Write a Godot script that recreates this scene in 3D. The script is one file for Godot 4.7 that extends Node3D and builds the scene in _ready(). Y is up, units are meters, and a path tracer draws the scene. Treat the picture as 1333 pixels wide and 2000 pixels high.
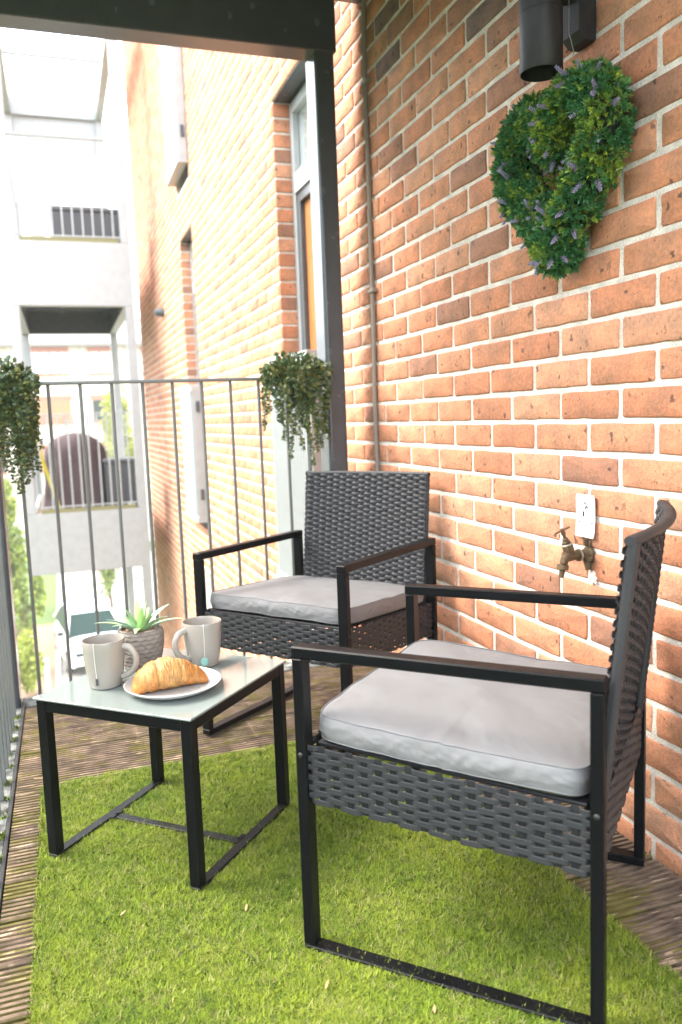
extends Node3D
# A small brick-walled balcony with two wicker chairs and a glass table. Metres, y up, deck top at y = 0,
# the brick wall is the plane x = 0, the open side is at x = -1.35, depth runs along -z.

const STOREY := 2.98
var rng := RandomNumberGenerator.new()
var M := {}
var used_names := {}


# ---------------------------------------------------------------- mesh builder
class MB:
	var v := PackedVector3Array()
	var n := PackedVector3Array()
	var c := PackedColorArray()
	var uv := PackedVector2Array()
	var ix := PackedInt32Array()
	var colour := Color(1, 1, 1)

	func vert(p: Vector3, nn: Vector3, t := Vector2.ZERO) -> int:
		v.append(p)
		n.append(nn)
		c.append(colour)
		uv.append(t)
		return v.size() - 1

	func tri_i(a: int, b: int, d: int) -> void:
		var g := (v[d] - v[a]).cross(v[b] - v[a])
		if g.dot(n[a] + n[b] + n[d]) >= 0.0:
			ix.append_array([a, b, d])
		else:
			ix.append_array([a, d, b])

	func tri(a: Vector3, b: Vector3, d: Vector3, nn: Vector3) -> void:
		tri_i(vert(a, nn), vert(b, nn), vert(d, nn))

	func quad(a: Vector3, b: Vector3, d: Vector3, e: Vector3, nn: Vector3) -> void:
		var i := vert(a, nn, Vector2(0, 0))
		vert(b, nn, Vector2(1, 0))
		vert(d, nn, Vector2(1, 1))
		vert(e, nn, Vector2(0, 1))
		tri_i(i, i + 1, i + 2)
		tri_i(i, i + 2, i + 3)

	func quad_i(a: int, b: int, d: int, e: int) -> void:
		tri_i(a, b, d)
		tri_i(a, d, e)

	# box from lo to hi with chamfered edges
	func box(lo: Vector3, hi: Vector3, bev := 0.0015, t := Transform3D()) -> void:
		var m := (lo + hi) / 2.0
		var h := (hi - lo) / 2.0
		var b: float = min(bev, min(h.x, min(h.y, h.z)) * 0.9)
		for ax in 3:
			var u := (ax + 1) % 3
			var w := (ax + 2) % 3
			for s in [-1.0, 1.0]:
				var nn := Vector3.ZERO
				nn[ax] = s
				var q := []
				for k in [[-1, -1], [1, -1], [1, 1], [-1, 1]]:
					var p := m
					p[ax] += s * h[ax]
					p[u] += k[0] * (h[u] - b)
					p[w] += k[1] * (h[w] - b)
					q.append(t * p)
				quad(q[0], q[1], q[2], q[3], t.basis * nn)
			if b <= 0.0:
				continue
			for s1 in [-1.0, 1.0]:
				for s2 in [-1.0, 1.0]:
					var nn2 := Vector3.ZERO
					nn2[u] = s1
					nn2[w] = s2
					nn2 = nn2.normalized()
					var pts := []
					for e in [[-1, 0], [1, 0], [1, 1], [-1, 1]]:
						var p2 := m
						p2[ax] += e[0] * (h[ax] - b)
						p2[u] += s1 * (h[u] - (b if e[1] == 0 else 0.0))
						p2[w] += s2 * (h[w] - (0.0 if e[1] == 0 else b))
						pts.append(t * p2)
					quad(pts[0], pts[1], pts[2], pts[3], t.basis * nn2)
		if b > 0.0:
			for sx in [-1.0, 1.0]:
				for sy in [-1.0, 1.0]:
					for sz in [-1.0, 1.0]:
						var s3 := Vector3(sx, sy, sz)
						var o := m + Vector3(sx * h.x, sy * h.y, sz * h.z)
						tri(t * (o - Vector3(0, sy * b, sz * b)), t * (o - Vector3(sx * b, 0, sz * b)), t * (o - Vector3(sx * b, sy * b, 0)), t.basis * s3.normalized())

	# tube along points; rad is one radius or one per point
	func tube(pts: Array, rad, sides := 10, caps := true, squash := 1.0) -> void:
		var first := v.size()
		var up := Vector3.UP
		var d0: Vector3 = (pts[1] - pts[0]).normalized()
		if abs(d0.dot(up)) > 0.9:
			up = Vector3.RIGHT
		var nrm := (up - d0 * up.dot(d0)).normalized()
		for i in pts.size():
			var d: Vector3 = (pts[min(i + 1, pts.size() - 1)] - pts[max(i - 1, 0)]).normalized()
			nrm = (nrm - d * nrm.dot(d)).normalized()
			var bi := d.cross(nrm)
			var r: float = rad[i] if rad is Array else rad
			for k in sides:
				var a := TAU * k / sides
				var o := nrm * cos(a) + bi * sin(a) * squash
				vert(pts[i] + o * r, o.normalized(), Vector2(float(k) / sides, float(i) / (pts.size() - 1)))
		for i in pts.size() - 1:
			for k in sides:
				var a2 := first + i * sides + k
				var b2 := first + i * sides + (k + 1) % sides
				quad_i(a2, b2, b2 + sides, a2 + sides)
		if caps:
			for e in [0, pts.size() - 1]:
				var dd: Vector3 = (pts[0] - pts[1]).normalized() if e == 0 else (pts[-1] - pts[-2]).normalized()
				var cc := vert(pts[e], dd)
				var ring := []
				for k in sides:
					ring.append(vert(v[first + e * sides + k], dd))
				for k in sides:
					tri_i(cc, ring[k], ring[(k + 1) % sides])

	# lathe about the y axis of t: profile of Vector2(radius, height), outside to the right when going up
	func lathe(prof: Array, sides := 32, t := Transform3D(), sharp := 0.75) -> void:
		for i in prof.size() - 1:
			var p: Vector2 = prof[i]
			var q: Vector2 = prof[i + 1]
			var d := (q - p).normalized()
			if (q - p).length() < 1e-6:
				continue
			var nf := Vector2(d.y, -d.x)
			var n0 := nf
			var n1 := nf
			if i > 0:
				var dp: Vector2 = (p - prof[i - 1]).normalized()
				if dp.dot(d) > sharp:
					n0 = (Vector2(dp.y, -dp.x) + nf).normalized()
			if i < prof.size() - 2:
				var dn: Vector2 = (prof[i + 2] - q).normalized()
				if dn.dot(d) > sharp:
					n1 = (Vector2(dn.y, -dn.x) + nf).normalized()
			var first := v.size()
			for k in sides + 1:
				var a := TAU * k / sides
				var e := Vector3(cos(a), 0, sin(a))
				vert(t * (e * p.x + Vector3.UP * p.y), t.basis * (e * n0.x + Vector3.UP * n0.y), Vector2(float(k) / sides, p.y))
				vert(t * (e * q.x + Vector3.UP * q.y), t.basis * (e * n1.x + Vector3.UP * n1.y), Vector2(float(k) / sides, q.y))
			for k in sides:
				var o := first + 2 * k
				quad_i(o, o + 2, o + 3, o + 1)

	# grid of points rows x cols, smooth normals; hint gives the side normals should face
	func grid(pts: Array, cols: int, flip := false, wrap := false) -> void:
		var rows := pts.size() / cols
		var nn := PackedVector3Array()
		nn.resize(pts.size())
		for i in rows - 1:
			for j in (cols if wrap else cols - 1):
				var j2 := (j + 1) % cols
				var a: Vector3 = pts[i * cols + j]
				var b: Vector3 = pts[i * cols + j2]
				var d: Vector3 = pts[(i + 1) * cols + j2]
				var e: Vector3 = pts[(i + 1) * cols + j]
				var g := (d - a).cross(e - b)
				if flip:
					g = -g
				for k in [i * cols + j, i * cols + j2, (i + 1) * cols + j2, (i + 1) * cols + j]:
					nn[k] += g
		var first := v.size()
		for i in pts.size():
			vert(pts[i], nn[i].normalized() if nn[i].length() > 1e-14 else Vector3.UP, Vector2(float(i % cols) / (cols - 1), float(i / cols) / max(1, rows - 1)))
		for i in rows - 1:
			for j in (cols if wrap else cols - 1):
				var j3 := (j + 1) % cols
				quad_i(first + i * cols + j, first + i * cols + j3, first + (i + 1) * cols + j3, first + (i + 1) * cols + j)

	func mesh(m: Material, with_colour := false) -> ArrayMesh:
		var a := []
		a.resize(Mesh.ARRAY_MAX)
		a[Mesh.ARRAY_VERTEX] = v
		a[Mesh.ARRAY_NORMAL] = n
		a[Mesh.ARRAY_TEX_UV] = uv
		if with_colour:
			a[Mesh.ARRAY_COLOR] = c
		a[Mesh.ARRAY_INDEX] = ix
		var me := ArrayMesh.new()
		me.add_surface_from_arrays(Mesh.PRIMITIVE_TRIANGLES, a)
		me.surface_set_material(0, m)
		return me


# ---------------------------------------------------------------- scene helpers
func V(x: float, y: float, z: float) -> Vector3:
	return Vector3(x, y, z)


func L(r: float, g: float, b: float) -> Color:
	return Color(r, g, b).linear_to_srgb()


func numbered(called: String) -> String:
	if not used_names.has(called):
		used_names[called] = 0
		return called
	used_names[called] += 1
	return "%s_%03d" % [called, used_names[called]]


func tag(o: Node, label: String, category: String, group := "", kind := "") -> Node:
	if label:
		o.set_meta("label", label)
	if category:
		o.set_meta("category", category)
	if group:
		o.set_meta("group", group)
	if kind:
		o.set_meta("kind", kind)
	return o


func thing(called: String, label: String, category: String, at := Vector3.ZERO, turn := 0.0, group := "") -> Node3D:
	var o := Node3D.new()
	o.name = numbered(called)
	add_child(o)
	o.position = at
	o.rotation.y = turn
	tag(o, label, category, group)
	return o


func part(called: String, me: Mesh, parent: Node, at := Vector3.ZERO) -> MeshInstance3D:
	var o := MeshInstance3D.new()
	o.name = numbered(called) if parent == self else called
	o.mesh = me
	parent.add_child(o, true)
	o.position = at
	return o


func boxpart(called: String, lo: Vector3, hi: Vector3, m: Material, parent: Node, bev := 0.0015) -> MeshInstance3D:
	var b := MB.new()
	b.box(lo, hi, bev)
	return part(called, b.mesh(m), parent)


func copy(o: Node3D, label := "", group := "") -> Node3D:
	var r: Node3D = o.duplicate()
	r.name = numbered(String(o.name))
	add_child(r)
	if label:
		r.set_meta("label", label)
	if group:
		r.set_meta("group", group)
	return r


func many(called: String, me: Mesh, ts: Array, cols: Array, parent: Node) -> MultiMeshInstance3D:
	var mm := MultiMesh.new()
	mm.transform_format = MultiMesh.TRANSFORM_3D
	mm.use_colors = cols.size() > 0
	mm.mesh = me
	mm.instance_count = ts.size()
	for i in ts.size():
		mm.set_instance_transform(i, ts[i])
		if cols.size() > 0:
			mm.set_instance_color(i, cols[i])
	var o := MultiMeshInstance3D.new()
	o.name = numbered(called) if parent == self else called
	o.multimesh = mm
	parent.add_child(o, true)
	o.set_meta("kind", "stuff")
	return o


func rnd(a: float, b: float) -> float:
	return rng.randf_range(a, b)


func noise(sd: int, freq: float, oct := 3) -> FastNoiseLite:
	var f := FastNoiseLite.new()
	f.seed = sd
	f.frequency = freq
	f.noise_type = FastNoiseLite.TYPE_SIMPLEX_SMOOTH
	f.fractal_octaves = oct
	return f


func mat(col: Color, rough := 0.6, metal := 0.0, spec := 0.5) -> StandardMaterial3D:
	var m := StandardMaterial3D.new()
	m.albedo_color = col
	m.roughness = rough
	m.metallic = metal
	m.metallic_specular = spec
	return m


func triplanar(m: StandardMaterial3D, scale: Vector3, off := Vector3.ZERO, world := true) -> void:
	m.uv1_triplanar = true
	m.uv1_world_triplanar = world
	m.uv1_scale = scale
	m.uv1_offset = off
	m.uv1_triplanar_sharpness = 6.0


# a grey relief picture used as bump
func bump(m: StandardMaterial3D, t: Texture2D, strength: float) -> void:
	m.heightmap_enabled = true
	m.heightmap_texture = t
	m.heightmap_scale = strength


func tex_from(w: int, h: int, f: Callable) -> ImageTexture:
	var d := PackedByteArray()
	d.resize(w * h * 3)
	var o := 0
	for y in h:
		for x in w:
			var c: Color = f.call(x, y)
			d[o] = int(clampf(c.r, 0, 1) * 255.0)
			d[o + 1] = int(clampf(c.g, 0, 1) * 255.0)
			d[o + 2] = int(clampf(c.b, 0, 1) * 255.0)
			o += 3
	return ImageTexture.create_from_image(Image.create_from_data(w, h, false, Image.FORMAT_RGB8, d))


func seamless(sd: int, freq: float, size: int, oct := 4) -> PackedByteArray:
	var im := noise(sd, freq, oct).get_seamless_image(size, size, false, false, 0.12, true)
	im.convert(Image.FORMAT_L8)
	return im.get_data()


func _ready() -> void:
	rng.seed = 77
	# ---- camera
	var cam := Camera3D.new()
	cam.name = "camera"
	add_child(cam)
	cam.position = V(-1.1517, 0.9675, 2.7168)
	cam.rotation = V(-0.11744, -0.328385, -0.036976)
	cam.near = 0.02
	cam.far = 600.0
	var at := CameraAttributesPhysical.new()
	at.frustum_focal_length = 28.5
	at.frustum_focus_distance = 1.75
	at.exposure_aperture = 3.6
	cam.attributes = at
	cam.fov = 64.57
	# ---- sky, sun, exposure
	var we := WorldEnvironment.new()
	we.name = "environment"
	var env := Environment.new()
	env.background_mode = Environment.BG_SKY
	var sky := Sky.new()
	var sm := ProceduralSkyMaterial.new()
	sm.sky_top_color = Color(0.90, 0.95, 1.0)
	sm.sky_horizon_color = Color(0.97, 0.985, 1.0)
	sm.sky_curve = 0.2
	sm.ground_energy_multiplier = 1.0
	sm.ground_bottom_color = Color(0.6, 0.58, 0.55)
	sm.ground_horizon_color = Color(0.85, 0.83, 0.8)
	sm.sky_energy_multiplier = 0.95
	sky.sky_material = sm
	env.sky = sky
	env.background_energy_multiplier = 1.0
	env.tonemap_mode = Environment.TONE_MAPPER_LINEAR
	env.tonemap_exposure = 9.0
	env.fog_enabled = true
	env.fog_density = 0.002
	env.fog_light_color = Color(1, 0.99, 0.98)
	env.sdfgi_enabled = true
	env.ssao_enabled = true
	env.ssil_enabled = true
	we.environment = env
	add_child(we)
	var sun := DirectionalLight3D.new()
	sun.name = "sun"
	sun.light_energy = 0.46
	sun.light_angular_distance = 36.0
	sun.light_color = Color(1.0, 0.975, 0.94)
	sun.shadow_enabled = true
	add_child(sun)
	sun.look_at_from_position(V(-5, 6.4, -2.6), Vector3.ZERO)

	make_materials()
	# ---- large structure
	balcony_wall()
	house_wall()
	balcony()
	neighbour_balcony(0.0, "pale steel balcony with a covered barbecue, level with the deck", false)
	neighbour_balcony(STOREY, "pale steel upper balcony with an open roof frame", true)
	street()
	# ---- furniture and things
	var c1 := make_chair("black wicker armchair on the turf under the garden tap")
	c1.position = V(-0.424, 0.008, 1.391)
	c1.rotation.y = -2.367
	var c2 := copy(c1, "black wicker armchair on bare deck boards beside the grey post")
	c2.position = V(-0.428, 0.006, 0.35)
	c2.rotation.y = -0.922
	var k1 := make_cushion("grey seat cushion with a soft crease on chair under the tap", 51)
	k1.position = c1.position
	k1.rotation.y = c1.rotation.y
	var k2 := make_cushion("grey seat cushion on chair beside the grey post", 57)
	k2.position = c2.position
	k2.rotation.y = c2.rotation.y
	coffee_table()
	table_things()
	conduit()
	wall_lamp()
	garden_tap()
	wall_tag()
	heart_wreath()
	trailing_plant(V(-0.292, 1.125, -0.262), "trailing green plant hanging from railing beside the post", 61, [[-0.13, -0.20, 0.03], [-0.115, -0.14, 0.05], [-0.075, -0.24, 0.06], [-0.05, -0.31, 0.07], [-0.03, -0.22, 0.08], [-0.01, -0.28, 0.075], [0.01, -0.25, 0.08], [0.02, -0.34, 0.07], [0.035, -0.24, 0.08], [0.06, -0.20, 0.07], [0.075, -0.28, 0.05], [0.09, -0.22, 0.05], [0.105, -0.25, 0.02], [-0.04, -0.17, -0.07], [0.05, -0.2, -0.07], [-0.06, -0.18, 0.08], [-0.02, -0.16, 0.09], [0.025, -0.19, 0.09], [0.05, -0.15, 0.085], [0.0, -0.20, 0.06], [0.085, -0.16, 0.06], [-0.09, -0.17, 0.05], [0.045, -0.29, 0.06], [-0.125, -0.11, 0.0]], 0.135)
	trailing_plant(V(-1.335, 1.115, -0.262), "trailing green plant hanging from railing at the open corner", 62, [[-0.09, -0.22, 0.04], [-0.05, -0.30, 0.06], [-0.02, -0.24, 0.07], [0.0, -0.28, 0.07], [0.02, -0.33, 0.07], [0.035, -0.37, 0.06], [0.05, -0.36, 0.07], [0.065, -0.30, 0.06], [0.08, -0.28, 0.05], [0.095, -0.24, 0.05], [0.11, -0.22, 0.03], [0.06, -0.26, -0.06], [0.0, -0.3, -0.07], [0.085, -0.32, 0.0], [-0.03, -0.34, 0.03], [0.03, -0.2, 0.085], [0.055, -0.22, 0.08], [0.075, -0.2, 0.075], [0.01, -0.22, 0.085], [0.09, -0.26, 0.03], [0.1, -0.3, 0.01], [-0.02, -0.2, 0.08], [0.04, -0.27, 0.05], [0.07, -0.34, 0.03]], 0.125)
	rng.seed = 99
	turf()
	balcony_things()


# ---------------------------------------------------------------- materials
func brick_textures() -> Array:
	var S := 768   # covers 0.9 m
	var a := seamless(11, 0.012, S)
	var b := seamless(12, 0.09, S, 2)
	var g := seamless(13, 0.35, S, 1)
	var r2 := RandomNumberGenerator.new()
	r2.seed = 5
	var spot := PackedFloat32Array()
	spot.resize(S * S)
	for i in 900:
		var cx := r2.randi() % S
		var cy := r2.randi() % S
		var big := r2.randf() < 0.14
		var rx := r2.randf_range(2.5, 7.0) if big else r2.randf_range(0.6, 1.9)
		var ry := rx * r2.randf_range(0.6, 1.6)
		var dark := r2.randf_range(0.25, 0.8)
		var R := int(max(rx, ry)) + 3
		for dy in range(-R, R + 1):
			for dx in range(-R, R + 1):
				var k := ((cy + dy + S) % S) * S + (cx + dx + S) % S
				var e := sqrt(pow(dx / rx, 2) + pow(dy / ry, 2)) + (b[k] - 128) / 150.0
				if e < 1.0:
					spot[k] = max(spot[k], dark * clampf((1.0 - e) * 2.0, 0, 1))
	var col := tex_from(S, S, func(x, y):
		var k: int = y * S + x
		var lo := (a[k] - 128) / 128.0
		var mid := (b[k] - 128) / 128.0
		var fine := (g[k] - 128) / 128.0
		var q := 0.86 + 0.12 * lo + 0.07 * mid + 0.07 * fine
		var c := Color(q, q * (0.99 - 0.05 * lo), q * (0.98 - 0.08 * lo))
		return c.lerp(Color(0.30, 0.36, 0.45), spot[k] * 0.85))
	var hgt := tex_from(S, S, func(x, y):
		var k: int = y * S + x
		var q := 0.5 + (b[k] - 128) / 500.0 + (g[k] - 128) / 380.0 - spot[k] * 0.3
		return Color(q, q, q))
	return [col, hgt]


func make_materials() -> void:
	var bt := brick_textures()
	M.bricks = []
	var tones := [L(0.77, 0.360, 0.210), L(0.83, 0.415, 0.255), L(0.74, 0.33, 0.19), L(0.69, 0.30, 0.172), L(0.50, 0.25, 0.165), L(0.29, 0.18, 0.145)]
	for i in tones.size():
		var m := mat(tones[i], 0.85, 0, 0.35)
		m.albedo_texture = bt[0]
		triplanar(m, V(1.11, 1.11, 1.11), V(i * 0.37, i * 0.21, i * 0.53))
		bump(m, bt[1], 0.16)
		M.bricks.append(m)
	var mb := mat(L(0.98, 0.98, 0.98), 0.85, 0, 0.35)
	mb.albedo_texture = bt[0]
	mb.vertex_color_use_as_albedo = true
	triplanar(mb, V(1.11, 1.11, 1.11))
	bump(mb, bt[1], 0.12)
	M.brick_many = mb
	M.brick_tones = [Color(0.77, 0.360, 0.210), Color(0.83, 0.415, 0.255), Color(0.74, 0.33, 0.19), Color(0.69, 0.30, 0.172), Color(0.50, 0.25, 0.165), Color(0.29, 0.18, 0.145)]
	var n1 := seamless(21, 0.25, 256, 3)
	var n2 := seamless(22, 0.02, 256, 3)
	var sand := tex_from(256, 256, func(x, y):
		var k: int = y * 256 + x
		var q := 0.92 + (n1[k] - 128) / 1100.0 + (n2[k] - 128) / 1400.0
		return Color(q, q * 0.99, q * 0.975))
	var sandh := tex_from(256, 256, func(x, y):
		var q := n1[y * 256 + x] / 255.0
		return Color(q, q, q))
	M.sandh = sandh
	M.mortar = mat(L(0.86, 0.80, 0.74), 0.95, 0, 0.3)
	M.mortar.albedo_texture = sand
	triplanar(M.mortar, V(2.5, 2.5, 2.5))
	bump(M.mortar, sandh, 0.2)
	# worn, faintly blotched paint for steel
	var blot := tex_from(256, 256, func(x, y):
		var k: int = y * 256 + x
		var q := 0.93 + (n2[k] - 128) / 4200.0 + (n1[k] - 128) / 4200.0
		return Color(q, q, q))
	var rghn := tex_from(256, 256, func(x, y):
		var k: int = y * 256 + x
		var q := 0.82 + (n2[k] - 128) / 900.0
		return Color(q, q, q))
	M.blot = blot
	var paint := func(col: Color, rough: float, spec := 0.5) -> StandardMaterial3D:
		var m := mat(col, rough, 0, spec)
		m.albedo_texture = blot
		m.roughness_texture = rghn
		triplanar(m, V(1.7, 1.7, 1.7))
		return m
	M.steel = paint.call(L(0.070, 0.083, 0.096), 0.3)
	M.rail = paint.call(L(0.17, 0.18, 0.175), 0.45)
	M.pale_steel = paint.call(L(0.40, 0.415, 0.42), 0.5)
	M.black_frame = paint.call(L(0.0035, 0.004, 0.0052), 0.5, 0.28)
	M.lamp_black = mat(L(0.030, 0.031, 0.033), 0.55)
	M.lamp_black.albedo_texture = tex_from(256, 256, func(x, y):
		var q := 0.62 + (n1[(y / 5) * 256 + x] - 128) / 700.0 + (n2[y * 256 + x] - 128) / 420.0
		return Color(q, q, q))
	triplanar(M.lamp_black, V(4, 2, 4))
	M.rubber = mat(L(0.012, 0.012, 0.013), 0.6)
	M.wicker = paint.call(L(0.033, 0.034, 0.038), 0.55, 0.4)
	M.stake = mat(L(0.010, 0.010, 0.012), 0.6)
	# fabric
	var weave := tex_from(128, 128, func(x, y):
		var q := 0.5 + 0.25 * sin(x * TAU / 4.0) * (1.0 if (y / 4) % 2 == 0 else -1.0) + 0.2 * sin(y * TAU / 4.0)
		return Color(q, q, q))
	M.cushion = mat(L(0.175, 0.173, 0.178), 0.55, 0, 0.4)
	M.cushion.heightmap_enabled = true
	M.cushion.heightmap_texture = weave
	M.cushion.heightmap_scale = 0.03
	triplanar(M.cushion, V(22, 22, 22), Vector3.ZERO, false)
	M.piping = mat(L(0.145, 0.144, 0.15), 0.8)
	# deck boards: weathered timber with moss and pale peeling flecks
	var d1 := seamless(31, 0.02, 512, 4)
	var d2 := seamless(32, 0.07, 512, 3)
	var d3 := seamless(33, 0.012, 512, 3)
	var d4 := seamless(34, 0.3, 512, 2)
	var deck := tex_from(512, 512, func(x, y):
		var k: int = y * 512 + x
		var st: int = y * 512 + (x / 3)
		var s := d4[st] / 255.0
		var c := Color(0.47, 0.40, 0.34).lerp(Color(0.31, 0.26, 0.22), clampf((d1[k] - 90) / 100.0, 0, 1))
		c = c * (0.88 + 0.24 * s)
		c = c.lerp(Color(0.38, 0.37, 0.13), clampf((d3[k] - 138) / 45.0, 0, 1) * 0.6)
		var fl := clampf((d2[y * 512 + int(x * 0.25)] - 168) / 16.0, 0, 1) * clampf((d1[(k + 31111) % 262144] - 118) / 25.0, 0, 1)
		c = c.lerp(Color(0.76, 0.66, 0.56), fl * 0.65)
		return c)
	M.decks = []
	for i in 3:
		var m := mat(Color(1, 1, 1), 0.85, 0, 0.3)
		m.albedo_texture = deck
		triplanar(m, V(0.9, 1, 1.9), V(i * 0.31, 0, i * 0.17))
		bump(m, sandh, 0.3)
		M.decks.append(m)
	M.moss = mat(L(0.16, 0.20, 0.03), 0.95)
	M.joist = mat(L(0.05, 0.045, 0.03), 0.9)
	# concrete-like ledge
	M.ledge = mat(L(0.26, 0.275, 0.275), 0.8)
	M.ledge.albedo_texture = tex_from(256, 256, func(x, y):
		var k: int = y * 256 + x
		var q := 0.70 + (n2[k] - 128) / 300.0 + (n1[k] - 128) / 500.0
		return Color(q, q, q * 0.98).lerp(Color(0.45, 0.5, 0.25), clampf((n2[(k * 7) % 65536] - 175) / 40.0, 0, 1) * 0.5))
	triplanar(M.ledge, V(3, 3, 3))
	# turf
	M.blade = mat(L(0.97, 0.97, 0.97), 0.7, 0, 0.22)
	M.blade.vertex_color_use_as_albedo = true
	M.blade.backlight_enabled = true
	M.blade.backlight = Color(0.3, 0.3, 0.3)
	M.turf_back = mat(L(0.05, 0.065, 0.012), 0.95)
	M.leaf = mat(L(0.97, 0.97, 0.97), 0.33, 0, 0.5)
	M.leaf.vertex_color_use_as_albedo = true
	M.leaf.backlight_enabled = true
	M.leaf.backlight = Color(0.25, 0.25, 0.25)
	M.lavender = mat(L(0.33, 0.29, 0.44), 0.7)
	M.lavender_stem = mat(L(0.10, 0.14, 0.05), 0.7)
	M.twig = mat(L(0.10, 0.07, 0.04), 0.9)
	# table top: frosted green glass
	M.glass_top = mat(Color(L(0.20, 0.23, 0.215), 1.0), 0.05, 0, 0.6)
	M.glass_edge = mat(L(0.30, 0.50, 0.42), 0.15)
	M.mug = mat(L(0.30, 0.275, 0.24), 0.22, 0, 0.5)
	M.plate = mat(L(0.48, 0.47, 0.46), 0.2)
	M.tea = mat(L(0.09, 0.03, 0.01), 0.05)
	M.paper = mat(L(0.75, 0.74, 0.70), 0.8)
	M.tag_dark = mat(L(0.05, 0.05, 0.05), 0.8)
	M.tag_green = mat(L(0.22, 0.42, 0.36), 0.7)
	M.concrete = mat(L(0.30, 0.262, 0.232), 0.85)
	M.concrete.albedo_texture = sand
	triplanar(M.concrete, V(9, 9, 9), Vector3.ZERO, false)
	bump(M.concrete, sandh, 0.15)
	M.gravel = mat(L(0.40, 0.27, 0.20), 0.9)
	M.crust = mat(L(0.97, 0.97, 0.97), 0.42, 0, 0.45)
	M.crust.vertex_color_use_as_albedo = true
	M.crust.albedo_texture = tex_from(256, 256, func(x, y):
		var k: int = y * 256 + x
		var q := 0.86 + (n1[k] - 128) / 600.0 + (n2[k] - 128) / 900.0
		return Color(q, q * 0.98, q * 0.94))
	triplanar(M.crust, V(9, 9, 9), Vector3.ZERO, false)
	bump(M.crust, sandh, 0.12)
	M.brass = mat(L(0.20, 0.145, 0.085), 0.55, 0.7)
	M.brass.albedo_texture = sand
	triplanar(M.brass, V(14, 14, 14))
	bump(M.brass, sandh, 0.2)
	M.brass_bare = mat(L(0.36, 0.33, 0.27), 0.5, 0.5)
	M.tap_lever = mat(L(0.16, 0.09, 0.045), 0.6, 0.3)
	M.white_card = mat(L(0.82, 0.82, 0.81), 0.4)
	M.ink = mat(L(0.03, 0.03, 0.035), 0.7)
	M.conduit = mat(L(0.30, 0.25, 0.21), 0.75)
	M.conduit.albedo_texture = blot
	triplanar(M.conduit, V(4, 4, 4))
	M.mastic = mat(L(0.16, 0.085, 0.05), 0.9)
	# windows and the street
	M.frame_grey = paint.call(L(0.40, 0.42, 0.43), 0.4)
	M.frame_dark = paint.call(L(0.10, 0.115, 0.13), 0.4)
	M.pane = mat(Color(0.9, 0.95, 0.96, 0.12), 0.02)
	M.pane.transparency = BaseMaterial3D.TRANSPARENCY_ALPHA
	M.blind = mat(L(0.70, 0.71, 0.70), 0.7)
	M.timber = mat(L(0.56, 0.21, 0.05), 0.5)
	M.timber.albedo_texture = tex_from(256, 256, func(x, y):
		var q := 0.82 + (n1[(y / 16) * 256 + x] - 128) / 420.0
		return Color(q, q * 0.97, q * 0.92))
	triplanar(M.timber, V(3, 0.6, 3))
	M.room = mat(L(0.12, 0.11, 0.10), 0.9)
	M.render_wall = mat(L(0.66, 0.58, 0.48), 0.9)
	M.render_wall.albedo_texture = sand
	triplanar(M.render_wall, V(0.4, 0.4, 0.4))
	M.red_brick = mat(L(0.36, 0.12, 0.06), 0.9)
	M.brown_frame = mat(L(0.22, 0.12, 0.08), 0.6)
	M.roof_tile = mat(L(0.28, 0.25, 0.23), 0.9)
	M.paving = mat(L(0.36, 0.335, 0.30), 0.9)
	M.paving.albedo_texture = sand
	triplanar(M.paving, V(0.5, 0.5, 0.5))
	M.kerbstone = mat(L(0.42, 0.41, 0.39), 0.9)
	M.soil = mat(L(0.24, 0.15, 0.09), 0.95)
	M.soil.albedo_texture = sand
	triplanar(M.soil, V(2, 2, 2))
	M.lawn = mat(L(0.085, 0.125, 0.022), 0.95)
	M.lawn.albedo_texture = blot
	triplanar(M.lawn, V(1.5, 1.5, 1.5))
	M.car_white = mat(L(0.78, 0.78, 0.77), 0.25, 0, 0.5)
	M.car_white.clearcoat_enabled = true
	M.car_white.clearcoat = 0.8
	M.car_glass = mat(L(0.012, 0.028, 0.022), 0.3, 0, 0.2)
	M.tyre = mat(L(0.02, 0.02, 0.02), 0.85)
	M.rim = mat(L(0.5, 0.5, 0.5), 0.35, 0.7)
	M.plum = mat(L(0.075, 0.045, 0.052), 0.85)
	M.plum.albedo_texture = blot
	triplanar(M.plum, V(1.2, 1.2, 1.2))
	M.box_grey = mat(L(0.06, 0.063, 0.07), 0.6)
	M.yellow = mat(L(0.50, 0.44, 0.05), 0.6)
	M.yellow_moss = mat(L(0.20, 0.19, 0.09), 0.9)
	M.dry = mat(L(0.42, 0.28, 0.14), 0.8)


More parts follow.
